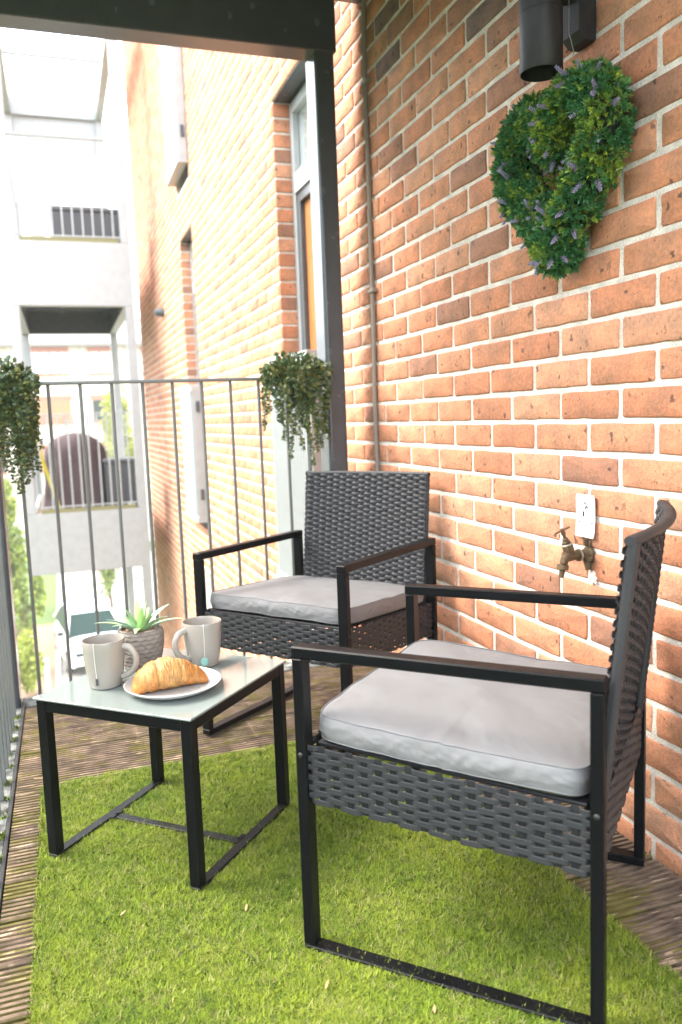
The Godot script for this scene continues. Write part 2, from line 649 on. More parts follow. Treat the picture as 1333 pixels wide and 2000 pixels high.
# ---------------------------------------------------------------- brickwork
# one brick: face towards -x at x = 0, length along z, centred; worn, slightly uneven outline
func brick_mesh(len: float, hgt: float, m: Material, sd: int) -> ArrayMesh:
	var r := RandomNumberGenerator.new()
	r.seed = sd
	var b := MB.new()
	var ring := []
	var hl := len / 2
	var hh := hgt / 2
	var cr := 0.004
	var line := [[V(0, -hh, -hl + cr), V(0, -hh, hl - cr), 5], [V(0, -hh + cr, hl), V(0, hh - cr, hl), 2], [V(0, hh, hl - cr), V(0, hh, -hl + cr), 5], [V(0, hh - cr, -hl), V(0, -hh + cr, -hl), 2]]
	for e in line:
		for i in e[2] + 1:
			var p: Vector3 = e[0].lerp(e[1], float(i) / e[2])
			p += V(0, r.randf_range(-0.0012, 0.0012), r.randf_range(-0.0015, 0.0015))
			ring.append(p)
	var cnt := ring.size()
	var mid := b.vert(V(-0.0004, 0, 0), Vector3.LEFT)
	var inner := []
	var outer := []
	var base := []
	for p in ring:
		var q := V(0, p.y * (1.0 - 0.0035 / hh), p.z * (1.0 - 0.0035 / hl))
		var outn := V(0, p.y / hh, p.z / hl)
		outn = V(0, sign(outn.y) if abs(outn.y) > 0.95 else 0.0, sign(outn.z) if abs(outn.z) > 0.98 else 0.0)
		inner.append(b.vert(q, (Vector3.LEFT * 3 + outn).normalized()))
		outer.append(b.vert(p + V(0.0028, 0, 0), (Vector3.LEFT * 0.6 + outn).normalized()))
		base.append(b.vert(p + V(0.016, 0, 0), outn.normalized() if outn.length() > 0.1 else Vector3.LEFT))
	for i in cnt:
		var j := (i + 1) % cnt
		b.tri_i(mid, inner[i], inner[j])
		b.quad_i(inner[i], inner[j], outer[j], outer[i])
		b.quad_i(outer[i], outer[j], base[j], base[i])
	return b.mesh(m)


func pick_tone(y: float) -> int:
	var q := rng.randf()
	if q < 0.30:
		return 0
	if q < 0.52:
		return 1
	if q < 0.72:
		return 2
	if q < 0.87:
		return 3
	return 3 if q < 0.95 else 4


func balcony_wall() -> void:
	var w := thing("brick_wall", "orange brick wall with pale mortar joints behind the two chairs", "wall")
	boxpart("mortar", V(0.0045, -0.3, -0.214), V(0.2, 2.52, 2.9), M.mortar, w, 0.0)
	var proto := []
	for k in 6:
		var row := []
		for s in 3:
			row.append(brick_mesh(0.2110, 0.0620, M.bricks[k], 100 + k * 7 + s))
		proto.append(row)
	var rest := []
	var rest_c := []
	var count := 0
	for n in range(-13, 21):
		var off := 1 if n % 2 == 0 else 0
		var y := 0.935 + n * 0.075 + 0.0375
		for k in range(-3, 26):
			if posmod(k - off, 2) != 0:
				continue
			var z0 := k * 0.1125
			var z1 := z0 + 0.225
			var sc := 1.0
			if z1 < -0.12:
				continue
			if z0 < -0.215:
				sc = (z1 + 0.207) / 0.2185
				z0 = -0.213
			var zc := (z0 + z1) / 2.0
			var tone := pick_tone(y)
			# the single burnt blue-brown bricks that the wall has (course, place)
			if [n, k] in [[18, -1], [16, -1], [14, 5]]:
				tone = 5
			elif [n, k] in [[13, 6], [11, 6], [12, -1], [11, 0], [15, 4], [9, 4]]:
				tone = 4
			var t := Transform3D(Basis.from_euler(V(rnd(-0.004, 0.004), 0, 0)).scaled(V(1, 1, sc)), V(rnd(-0.0012, 0.0012), y + rnd(-0.0012, 0.0012), zc + rnd(-0.0015, 0.0015)))
			if zc < 1.85 and y > -0.02 and count < 300:
				var o := part("brick", proto[tone][rng.randi() % 3], w)
				o.transform = t
				count += 1
			else:
				rest.append(t)
				rest_c.append(M.brick_tones[tone % 5])
	many("bricks_behind", brick_mesh(0.2110, 0.0620, M.brick_many, 90), rest, rest_c, w)
	# mortar smeared over the brick edges in a few places
	var fz := noise(83, 14.0, 3)
	for q in [[1.145, 0.572, 0.014, 0.016]]:
		var sm := MB.new()
		var cm := sm.vert(V(-0.0024, 0, 0), Vector3.LEFT)
		var i0 := sm.v.size()
		for i in 40:
			var a := TAU * i / 40.0
			var k := 1.0 + 0.55 * fz.get_noise_2d(cos(a) * 0.12 + q[0], sin(a) * 0.12 + q[1])
			sm.vert(V(-0.0021, sin(a) * q[3] * 0.8 * k, cos(a) * q[2] * 0.94 * k), V(-1, sin(a) * 0.15, cos(a) * 0.15).normalized())
		for i in 40:
			var a2 := TAU * i / 40.0
			var k2 := 1.0 + 0.55 * fz.get_noise_2d(cos(a2) * 0.12 + q[0], sin(a2) * 0.12 + q[1])
			sm.vert(V(0.002, sin(a2) * q[3] * k2, cos(a2) * q[2] * k2), V(-0.6, sin(a2), cos(a2)).normalized())
		for i in 40:
			var j := (i + 1) % 40
			sm.tri_i(cm, i0 + i, i0 + j)
			sm.quad_i(i0 + i, i0 + j, i0 + 40 + j, i0 + 40 + i)
		part("mortar_smear", sm.mesh(M.mortar), w, V(0, q[1], q[0]))
	# mastic joint where the two lengths of wall meet
	boxpart("mastic_joint", V(0.002, -0.3, -0.236), V(0.05, 2.52, -0.2145), M.mastic, w, 0.001)


const WINDOWS := [[-1.534, -0.834], [-4.94, -4.24]]


func in_window(z: float, y: float, grow := 0.0) -> bool:
	for w in WINDOWS:
		for s in [-1, 0, 1]:
			var y0: float = 0.0 + s * STOREY
			if z > w[0] - grow and z < w[1] + grow and y > y0 - grow and y < y0 + 2.62 + grow:
				return true
	return false


func house_wall() -> void:
	var w := thing("brick_wall", "long sunlit brick house front with tall recessed windows beyond the railing", "wall")
	# solid core around the openings
	var zs := [-9.0, -4.94, -4.24, -1.534, -0.834, -0.2365]
	var ys := [-5.93, -2.98, -2.98 + 2.62, 0.0, 2.62, STOREY, STOREY + 2.62, 6.6]
	for i in zs.size() - 1:
		for j in ys.size() - 1:
			if in_window((zs[i] + zs[i + 1]) / 2, (ys[j] + ys[j + 1]) / 2):
				continue
			boxpart("mortar", V(0.0045, ys[j], zs[i]), V(0.45, ys[j + 1], zs[i + 1]), M.mortar, w, 0.0)
	var near := []
	var rest := []
	var rest_c := []
	for n in range(-92, 76):
		var y := 0.935 + n * 0.075 + 0.0375
		if y < -5.93 or y > 6.55:
			continue
		var off := 1 if n % 2 == 0 else 0
		for k in range(-82, -2):
			if posmod(k - off, 2) != 0:
				continue
			var lo := k * 0.1125
			var hi := lo + 0.225
			if lo < -9.02 or lo > -0.3:
				continue
			hi = min(hi, -0.2335)
			# trim to openings
			for wd in WINDOWS:
				for s in [-1, 0, 1]:
					if y > s * STOREY and y < s * STOREY + 2.62:
						if lo < wd[0] and hi > wd[0]:
							hi = wd[0] + 0.006
						elif lo < wd[1] and hi > wd[1]:
							lo = wd[1] - 0.006
			if hi - lo < 0.035 or in_window((lo + hi) / 2, y):
				continue
			var t := Transform3D(Basis().scaled(V(1, 1, (hi - lo - 0.0125) / 0.2125)), V(rnd(-0.001, 0.001), y, (lo + hi) / 2))
			var d := absf((lo + hi) / 2 + 0.24) + absf(y - 1.0) * 0.55
			if y < 0.1 or y > 2.75:
				d += 5.0
			near.append([d, t, pick_tone(y)])
	near.sort_custom(func(p, q): return p[0] < q[0])
	var proto := []
	for k in 6:
		proto.append(brick_mesh(0.2110, 0.0620, M.bricks[k], 200 + k))
	for i in near.size():
		if i < 262:
			var o := part("brick", proto[near[i][2]], w)
			o.transform = near[i][1]
		else:
			rest.append(near[i][1])
			rest_c.append(M.brick_tones[near[i][2] % 5])
	many("bricks_farther_along", brick_mesh(0.2110, 0.0620, M.brick_many, 91), rest, rest_c, w)
	# the brick ends that show in the reveals
	var jamb := []
	for k in 5:
		var b := MB.new()
		b.box(V(0.001, -0.0315, 0.0), V(0.115, 0.0315, 0.012), 0.003)
		jamb.append(b.mesh(M.bricks[k]))
	for wi in 2:
		for n in range(-12, 23):
			var y := 0.935 + n * 0.075 + 0.0375
			if y > 0.03 and y < 2.6:
				part("brick", jamb[(n * 3 + wi + 40) % 5], w, V(0, y, WINDOWS[wi][0] - 0.006))
	# the steel lintels
	for wd in WINDOWS:
		for s in [0, 1]:
			boxpart("lintel", V(0.006, s * STOREY + 2.585, wd[0] + 0.002), V(0.13, s * STOREY + 2.617, wd[1] - 0.002), M.steel, w)
	# windows with their metal guards
	for wi in WINDOWS.size():
		for s in [0, 1]:
			window(WINDOWS[wi][0], WINDOWS[wi][1], s * STOREY, wi, s)


func window(z0: float, z1: float, y0: float, wi: int, s: int) -> void:
	var where: String = ["beside the hanging plant", "midway along the house front"][wi]
	var t := thing("tall_window", "tall grey framed window with timber lower panel %s%s" % [where, "" if s == 0 else ", upper storey"], "window", V(0.09, y0, z0 + 0.006))
	var w := z1 - z0 - 0.012
	var f := 0.055
	var top := 2.575
	var tr := 2.17
	boxpart("jamb", V(0, 0.02, 0), V(0.07, top, f), M.frame_grey, t)
	boxpart("jamb", V(0, 0.02, w - f), V(0.07, top, w), M.frame_grey, t)
	boxpart("head", V(0, top - f, f), V(0.07, top, w - f), M.frame_grey, t)
	boxpart("transom", V(-0.004, tr - 0.05, f), V(0.07, tr + 0.05, w - f), M.frame_grey, t)
	boxpart("sill", V(-0.06, 0.0, -0.004), V(0.07, 0.02, w + 0.004), M.frame_grey, t)
	var sash := boxpart("sash_stile", V(0.008, 0.03, f), V(0.06, tr - 0.05, f + 0.05), M.frame_dark, t)
	boxpart("sash_stile", V(0.008, 0.03, w - f - 0.05), V(0.06, tr - 0.05, w - f), M.frame_dark, t)
	boxpart("sash_rail", V(0.008, tr - 0.10, f + 0.05), V(0.06, tr - 0.05, w - f - 0.05), M.frame_dark, t)
	boxpart("pane", V(0.03, tr + 0.05, f), V(0.036, top - f, w - f), M.pane, t, 0.0)
	boxpart("roller_blind", V(0.075, tr, f * 0.5), V(0.079, top - 0.02, w - f * 0.5), M.blind, t, 0.0)
	boxpart("timber_panel", V(0.032, 0.03, f + 0.0505), V(0.05, tr - 0.1005, w - f - 0.0505), M.timber, t)
	# guard of ribbed metal standing in front
	var p := 0.075
	var g := thing("window_guard", "pale ribbed metal guard on tall window %s%s" % [where, "" if s == 0 else ", upper storey"], "guard", V(0, y0 + 0.1, z0))
	var gw := z1 - z0 + 0.02
	boxpart("frame_rail", V(-p - 0.01, 1.12, -0.01), V(-0.002, 1.17, gw), M.pale_steel, g)
	boxpart("frame_rail", V(-p - 0.01, 0.0, -0.01), V(-0.002, 0.05, gw), M.pale_steel, g)
	boxpart("side_plate", V(-p, 0.05, gw - 0.012), V(-0.002, 1.12, gw - 0.002), M.pale_steel, g)
	boxpart("side_plate", V(-p, 0.05, 0.0), V(-0.002, 1.12, 0.01), M.pale_steel, g)
	for y in [0.2, 0.95]:
		boxpart("hinge", V(-0.05, y, gw - 0.003), V(-0.02, y + 0.09, gw + 0.012), M.steel, g)
	var b := MB.new()
	b.box(V(-p - 0.006, 0.05, -0.009), V(-p + 0.012, 1.12, 0.009), 0.003)
	var rib := b.mesh(M.pale_steel)
	var cnt := int((gw - 0.04) / 0.036)
	for i in cnt:
		part("rib", rib, g, V(0, 0, 0.03 + i * 0.036))
	boxpart("back_plate", V(-p + 0.016, 0.05, 0.012), V(-p + 0.020, 1.12, gw - 0.014), M.rail, g, 0.0)


# ---------------------------------------------------------------- our balcony
func board_mesh(len: float, wide: float, m: Material) -> ArrayMesh:
	var b := MB.new()
	var prof := [Vector2(0, -0.026), Vector2(0, -0.003), Vector2(0.003, 0.0)]
	var g := 8
	var pitch := (wide - 0.014) / g
	for i in g:
		var a := 0.007 + i * pitch
		prof += [Vector2(a + 0.0035, 0), Vector2(a + 0.0047, -0.0052), Vector2(a + 0.0098, -0.0052), Vector2(a + 0.011, 0)]
	prof += [Vector2(wide - 0.003, 0), Vector2(wide, -0.003), Vector2(wide, -0.026)]
	for i in prof.size() - 1:
		var p: Vector2 = prof[i]
		var q: Vector2 = prof[i + 1]
		var d := (q - p).normalized()
		b.quad(V(0, p.y, p.x), V(len, p.y, p.x), V(len, q.y, q.x), V(0, q.y, q.x), V(0, d.x, -d.y))
	for x in [0.0, len]:
		b.quad(V(x, -0.026, 0), V(x, -0.026, wide), V(x, -0.0042, wide), V(x, -0.0042, 0), V(-1 if x == 0 else 1, 0, 0))
	return b.mesh(m)


func balcony() -> void:
	var d := Node3D.new()
	d.name = "deck_floor"
	add_child(d)
	d.set_meta("kind", "structure")
	var me := []
	for i in 3:
		me.append(board_mesh(1.326, 0.1362, M.decks[i]))
	for k in range(-12, 9):
		var z := 1.513 + k * 0.1455 + 0.0045
		if z > -0.25 and z < 2.7:
			part("deck_board", me[posmod(k * 5, 3)], d, V(-1.334, rnd(-0.0012, 0.0008), z))
	for x in [-1.2, -0.65, -0.1]:
		boxpart("joist", V(x, -0.12, -0.24), V(x + 0.045, -0.028, 2.7), M.joist, d, 0.0)
	# moss grown in the joints
	var tuft := MB.new()
	for i in 7:
		var a := i * 2.4
		var o := V(cos(a), 0, sin(a)) * 0.0035 * (i % 3)
		tuft.tri(o + V(-0.002, 0, 0), o + V(0.002, 0, 0.001), o + V(0.001 * (i % 2), 0.006, 0.002), V(0, 0.6, 0.8))
	var ts := []
	var cs := []
	for k in range(-12, 9):
		var z := 1.513 + k * 0.1455
		for i in 170:
			if rng.randf() < 0.5 + 0.4 * sin(i * 0.2 + k * 1.7):
				ts.append(Transform3D(Basis(Vector3.UP, rnd(0, TAU)).scaled(Vector3.ONE * rnd(0.6, 1.3)), V(-1.33 + i * 0.0078 + rnd(-0.004, 0.004), -0.008, z + rnd(-0.002, 0.003))))
				var g := rnd(0.7, 1.2)
				cs.append(Color(0.17 * g, 0.18 * g, 0.03 * g))
	many("moss_in_joints", tuft.mesh(M.blade), ts, cs, d)

	# steel frame overhead, columns, edge channels
	var f := thing("steel_balcony", "dark grey steel balcony with beam overhead and square post by the brick wall", "balcony")
	boxpart("overhead_beam", V(-1.47, 2.293, -0.352), V(-0.092, 3.0, -0.25), M.steel, f, 0.004)
	boxpart("side_beam", V(-1.47, 2.293, -0.2495), V(-1.36, 3.0, 2.79), M.steel, f, 0.004)
	boxpart("end_beam", V(-1.3595, 2.293, 2.7), V(-0.02, 3.0, 2.79), M.steel, f, 0.004)
	boxpart("soffit", V(-1.3595, 2.47, -0.2495), V(-0.001, 2.6, 2.699), M.steel, f, 0.0)
	var b := MB.new()
	b.tube([V(0, -3.0, 0), V(0, 2.2925, 0)], 0.02, 4)
	var col := MB.new()
	rounded_post(col, V(-0.177, -5.93, -0.378), V(-0.1, 2.2925, -0.2515), 0.014)
	part("post", col.mesh(M.steel), f)
	var col2 := MB.new()
	rounded_post(col2, V(-1.43, -5.93, -0.378), V(-1.352, 2.2925, -0.2515), 0.014)
	part("post", col2.mesh(M.steel), f)
	boxpart("edge_channel", V(-1.46, -0.70, -0.2505), V(-1.346, -0.004, 2.79), M.ledge, f, 0.003)
	boxpart("edge_channel", V(-1.35, -0.70, -0.36), V(-0.179, -0.004, -0.2512), M.ledge, f, 0.003)
	boxpart("rubber_trim", V(-1.3455, -0.06, -0.2505), V(-1.3365, 0.004, 2.7), M.rubber, f)
	# moss tufts on the channel
	ts = []
	cs = []
	for i in 240:
		var k := rng.randi() % 26
		ts.append(Transform3D(Basis(Vector3.UP, rnd(0, TAU)).scaled(Vector3.ONE * rnd(0.7, 1.8)), V(-1.358 + rnd(-0.02, 0.012), -0.004, -0.15 + k * 0.107 + rng.randfn(0, 0.012))))
		var g := rnd(0.8, 1.4)
		cs.append(Color(0.17 * g, 0.22 * g, 0.04 * g))
	many("moss_at_feet", tuft.mesh(M.blade), ts, cs, f)

	# railings
	var bar := MB.new()
	bar.tube([V(0, 0, 0), V(0, 1.112, 0)], 0.0062, 8, false)
	var r := thing("railing", "grey metal end railing with slim upright bars between the posts", "railing", V(0, 0, -0.3))
	boxpart("top_rail", V(-1.351, 1.112, -0.02), V(-0.179, 1.124, 0.02), M.rail, r, 0.003)
	var bm := bar.mesh(M.rail)
	for i in 10:
		part("baluster", bm, r, V(-1.287 + i * 0.1066, 0, 0))
	var fl := MB.new()
	fl.box(V(-1.365, 1.112, 0), V(-1.355, 1.124, 0.1))
	var flat := MB.new()
	flat.box(V(-0.0105, -0.003, -0.006), V(0.0105, 1.112, 0.006), 0.001)
	var r2 := thing("railing", "grey metal side railing of close flat bars along the open edge of the deck", "railing", V(-1.372, 0, 0))
	boxpart("top_rail", V(-0.02, 1.112, -0.2495), V(0.02, 1.124, 2.69), M.rail, r2, 0.003)
	var fm := flat.mesh(M.rail)
	for i in 27:
		part("baluster", fm, r2, V(0, 0, -0.15 + i * 0.107))


func rounded_post(b: MB, lo: Vector3, hi: Vector3, r: float) -> void:
	var pts := []
	for q in [[hi.x - r, hi.z - r, 0.0], [lo.x + r, hi.z - r, PI / 2], [lo.x + r, lo.z + r, PI], [hi.x - r, lo.z + r, 1.5 * PI]]:
		for i in 6:
			var a: float = q[2] + PI / 2 * i / 5.0
			pts.append([Vector2(q[0] + cos(a) * r, q[1] + sin(a) * r), Vector3(cos(a), 0, sin(a))])
	var first := b.v.size()
	for p in pts:
		b.vert(V(p[0].x, lo.y, p[0].y), p[1])
		b.vert(V(p[0].x, hi.y, p[0].y), p[1])
	for i in pts.size():
		var a := first + 2 * i
		var c := first + 2 * ((i + 1) % pts.size())
		b.quad_i(a, c, c + 1, a + 1)


func conduit() -> void:
	var t := thing("conduit_pipe", "thin beige conduit running up the wall beside the joint", "pipe", V(-0.0098, 0, -0.178))
	var pts := []
	for i in 40:
		var y := 0.0 + i * 2.46 / 39
		pts.append(V(0, y, 0.004 * sin(y * 5.1) + 0.003 * sin(y * 11.0)))
	var b := MB.new()
	b.tube(pts, 0.0092, 10)
	part("pipe", b.mesh(M.conduit), t)
	for y in [0.55, 1.42, 2.16]:
		var c := MB.new()
		c.box(V(-0.014, y, -0.017), V(0.010, y + 0.016, 0.034), 0.003)
		part("clip", c.mesh(M.conduit), t)


# ---------------------------------------------------------------- furniture
# a ribbon woven over and under upright stakes. fp(u) gives the point, fn(u) the outward normal, up the ribbon's height direction
func strand(b: MB, u0: float, u1: float, stake: float, phase: float, hgt: float, amp: float, fp: Callable, fn: Callable, up: Vector3, flat := true) -> void:
	var steps := int((u1 - u0) / stake * (9.0 if flat else 5.0))
	var prof := [[-0.5, -0.0003], [-0.46, 0.0006], [-0.2, 0.0008], [-0.02, 0.0002], [0.2, 0.0008], [0.46, 0.0006], [0.5, -0.0003]] if flat else [[-0.5, -0.0012], [-0.28, 0.0010], [-0.02, 0.0008], [0.26, 0.0010], [0.5, -0.0012]]
	var pts := []
	var wob := rnd(0, TAU)
	for i in steps + 1:
		var u := lerpf(u0, u1, float(i) / steps)
		var w := clampf(1.5 * cos(PI * u / stake + phase), -1, 1)
		if flat:
			# lies outside all the way and dips only behind every second stake
			var d := fposmod(u / stake + phase / PI + 1.0, 2.0)
			d = minf(d, 2.0 - d) * stake
			w = 1.0 - 2.0 * (1.0 - smoothstep(0.0045, 0.0105, d))
		var n: Vector3 = fn.call(u)
		var p: Vector3 = fp.call(u) + n * (amp * w)
		p += up * (0.0009 * sin(u * 23.0 + wob) + 0.0005 * sin(u * 71.0 + wob * 1.7))
		for q in prof:
			pts.append(p + up * (q[0] * hgt * (1.0 + 0.10 * w)) + n * q[1])
	b.grid(pts, prof.size())


func orient(b: MB, outward: Vector3) -> void:
	# make every normal of the ribbon face outward
	for i in b.n.size():
		if b.n[i].dot(outward) < 0.0:
			b.n[i] = -b.n[i]
	var ix := b.ix
	b.ix = PackedInt32Array()
	for i in range(0, ix.size(), 3):
		b.tri_i(ix[i], ix[i + 1], ix[i + 2])


func back_point(u: float, v: float) -> Vector3:
	var bow := 0.03 * (1.0 - pow(u / 0.236, 2.0)) * (0.35 + 0.65 * v)
	return V(u, 0.335 + 0.43 * v, -0.236 - 0.047 * v - bow)


func make_chair(label: String) -> Node3D:
	var t := thing("wicker_chair", label, "chair", Vector3.ZERO, 0.0, "black wicker armchairs")
	var X := 0.2615
	var hw := 0.015
	for s in [-1.0, 1.0]:
		boxpart("leg", V(s * X - hw, 0.018, 0.24), V(s * X + hw, 0.5478, 0.26), M.black_frame, t, 0.002)
		boxpart("leg", V(s * X - hw, 0.018, -0.26), V(s * X + hw, 0.5478, -0.24), M.black_frame, t, 0.002)
		boxpart("armrest", V(s * X - hw, 0.548, -0.262), V(s * X + hw, 0.569, 0.262), M.black_frame, t, 0.0025)
		boxpart("skid", V(s * X - hw, 0.0, -0.26), V(s * X + hw, 0.0178, 0.26), M.black_frame, t, 0.002)
	for s in [-1.0, 1.0]:
		for z in [-0.25, 0.25]:
			var bo := MB.new()
			bo.lathe([Vector2(0.0, 0.0028), Vector2(0.003, 0.0022), Vector2(0.0048, 0.0)], 12, Transform3D(Basis(V(0, -s, 0), V(s, 0, 0), Vector3.BACK), V(s * (X + hw), 0.36 if z < 0 else 0.375, z)))
			part("bolt", bo.mesh(M.rubber), t)
	boxpart("seat_rail", V(-0.246, 0.345, 0.225), V(0.246, 0.372, 0.239), M.black_frame, t)
	boxpart("seat_rail", V(-0.246, 0.325, -0.239), V(0.246, 0.352, -0.225), M.black_frame, t)
	# woven seat: one dark panel under the cushion
	var sp := MB.new()
	sp.box(V(-0.246, -0.004, -0.232), V(0.246, 0.003, 0.232), 0.002, Transform3D(Basis(Vector3.RIGHT, -0.064), V(0, 0.374, 0)))
	part("seat_panel", sp.mesh(M.stake), t)
	# aprons
	var rows := 12
	var pitch := 0.0088
	for side in 4:
		for i in rows:
			var b := MB.new()
			var k := (i + 0.5) * pitch
			var ph := PI * (i % 2)
			if side == 0:
				strand(b, -0.245, 0.245, 0.027, ph, 0.0094, 0.0034, func(u): return V(u, 0.285 + k, 0.25), func(u): return Vector3.BACK, Vector3.UP)
				orient(b, Vector3.BACK)
			elif side == 1:
				strand(b, -0.246, 0.246, 0.027, ph, 0.0094, 0.0034, func(u): return V(u, 0.256 + k, -0.25), func(u): return Vector3.FORWARD, Vector3.UP)
				orient(b, Vector3.FORWARD)
			else:
				var s := 1.0 if side == 2 else -1.0
				strand(b, -0.24, 0.24, 0.027, ph, 0.0094, 0.0034, func(u): return V(s * 0.264, 0.2715 + 0.058 * u + k + 0.0012 * sin(u * 31.0 + i), u), func(u): return Vector3(s, 0, 0), Vector3.UP)
				orient(b, Vector3(s, 0, 0))
			part("wicker_strand", b.mesh(M.wicker), t)
		var st := MB.new()
		for j in range(-8, 9):
			var u := j * 0.027
			if side == 0:
				st.box(V(u - 0.0058, 0.284, 0.2465), V(u + 0.0058, 0.392, 0.2485), 0.0)
			elif side == 1:
				st.box(V(u - 0.0058, 0.256, -0.2485), V(u + 0.0058, 0.362, -0.2465), 0.0)
			else:
				var s2 := 1.0 if side == 2 else -1.0
				st.box(V(s2 * 0.2615 - 0.001, 0.2715 + 0.058 * u, u - 0.0058), V(s2 * 0.2615 + 0.001, 0.378 + 0.058 * u, u + 0.0058), 0.0)
		part("wicker_stakes", st.mesh(M.stake), t).set_meta("kind", "stuff")
	# backrest weave
	var nrow := 48
	for i in nrow:
		var v := (i + 0.5) / nrow
		var b := MB.new()
		var up := (back_point(0, v + 0.01) - back_point(0, v - 0.01)).normalized()
		var fn := func(u):
			var du := back_point(u + 0.002, v) - back_point(u - 0.002, v)
			return du.cross(up).normalized()
		strand(b, -0.238, 0.238, 0.0245, PI * (i % 2), 0.0114, 0.0024, func(u): return back_point(u, v), fn, up, false)
		orient(b, V(0, 0.1, 1))
		part("wicker_strand", b.mesh(M.wicker), t)
	var bs := MB.new()
	for j in range(-9, 10):
		var pts := []
		for i in 7:
			pts.append(back_point(j * 0.0245, i / 6.0))
		bs.tube(pts, 0.0032, 6, false)
	part("wicker_stakes", bs.mesh(M.stake), t).set_meta("kind", "stuff")
	# wrapped frame round the back
	for s in [-1.0, 1.0]:
		var pts := []
		var rad := []
		for i in 130:
			pts.append(back_point(s * 0.235, -0.15 + 1.15 * i / 129.0) + V(0, 0, -0.011))
			rad.append(0.0072 + 0.0006 * sin(i * PI * 0.5 + 0.4))
		var b := MB.new()
		b.tube(pts, rad, 12, true, 1.3)
		part("back_stile", b.mesh(M.wicker), t)
	var tp := []
	var tr := []
	for i in 120:
		tp.append(back_point(-0.242 + 0.484 * i / 119.0, 1.0) + V(0, 0.002, -0.008))
		tr.append(0.0078 + 0.0007 * sin(i * PI * 0.5 + 0.4))
	var b2 := MB.new()
	b2.tube(tp, tr, 12, true, 1.25)
	part("top_roll", b2.mesh(M.wicker), t)
	return t


func make_cushion(label: String, sd: int) -> Node3D:
	var t := thing("seat_cushion", label, "cushion", Vector3.ZERO, 0.0, "grey seat cushions")
	var f := noise(sd, 9.0, 3)
	var f2 := noise(sd + 1, 26.0, 2)
	var N := 264
	var outline := []
	for i in N:
		var a := TAU * i / N
		var p := Vector2(cos(a), sin(a))
		var e := 13.0
		var q := pow(pow(absf(p.x), e) + pow(absf(p.y), e), -1.0 / e)
		outline.append(p * q)
	var hx := 0.257
	var hz := 0.234
	var pts := []
	# rings: bottom centre -> bottom seam -> side -> top seam -> top centre
	var rings := []
	for s in [0.0, 0.5, 0.9, 0.985]:
		rings.append([s, 0.001])
	for j in 13:
		var a := float(j) / 12
		rings.append([1.0 + 0.012 * sin(PI * a), 0.005 + 0.041 * a])
	for s in [0.985, 0.97, 0.95, 0.93, 0.905, 0.88, 0.85, 0.82, 0.79, 0.755, 0.72, 0.68, 0.64, 0.6, 0.55, 0.5, 0.45, 0.4, 0.34, 0.28, 0.21, 0.14, 0.07, 0.0]:
		rings.append([s, 0.0465 + 0.0055 * (1.0 - pow(s, 4.0))])
	var seam := []
	var seam2 := []
	for ri in rings.size():
		var rr: Array = rings[ri]
		for i in N:
			var o: Vector2 = outline[i]
			var p := V(o.x * hx * rr[0], rr[1], o.y * hz * rr[0])
			var along := float(i) / N * 60.0
			if ri >= 4 and ri <= 16:
				# slanting puckers of the side band
				var pk := 1.0 - absf(f2.get_noise_2d(along * 0.045 + rr[1] * 1.1, rr[1] * 0.6)) * 2.6
				var puck := (maxf(0.0, pk) * 0.0036 - 0.0010 + f.get_noise_2d(along * 0.02, rr[1] * 0.3) * 0.004) * sin(PI * (ri - 4) / 12.0)
				p += V(o.x, 0, o.y).normalized() * puck
				p.y += f.get_noise_2d(along * 0.012, 3.0) * 0.006
			elif ri > 16:
				var edge := pow(rr[0], 3.0)
				p.y += f.get_noise_2d(along * 0.012, 3.0) * 0.006 * edge
				p.y += f.get_noise_3d(p.x * 0.7, 0.4, p.z * 0.7) * 0.0045 * (1.0 - 0.4 * edge)
				# creases pulled in from the seams and folds across the top
				var c1 := maxf(0.0, 1.0 - absf(f2.get_noise_2d(along * 0.04, rr[0] * 0.35)) * 4.0)
				p.y += c1 * 0.0011 * smoothstep(0.45, 0.9, rr[0]) * (1.0 - smoothstep(0.95, 1.0, rr[0]))
				p.y -= 0.004 * exp(-pow((p.z - 0.02 + p.x * 0.25) / 0.022, 2.0)) * exp(-pow((p.x - 0.20) / 0.06, 2.0))
				p.y += 0.004 * sin(p.x * 15.0 + p.z * 24.0 + sd) * exp(-pow((p.z + 0.05) / 0.13, 2.0)) * (1.0 - smoothstep(0.7, 1.0, rr[0])) * 0.5
			# tilt with the seat
			p.y += 0.382 + p.z * 0.064
			pts.append(p)
			if ri == 16:
				seam.append(p + V(0, 0.001, 0))
			if ri == 4:
				seam2.append(p)
	var b := MB.new()
	b.grid(pts, N, true, true)
	part("cover", b.mesh(M.cushion), t)
	seam.append(seam[0])
	var c := MB.new()
	c.tube(seam, 0.0012, 6, false)
	part("piping", c.mesh(M.piping), t)
	seam2.append(seam2[0])
	var c2 := MB.new()
	c2.tube(seam2, 0.0012, 6, false)
	part("piping", c2.mesh(M.piping), t)
	return t


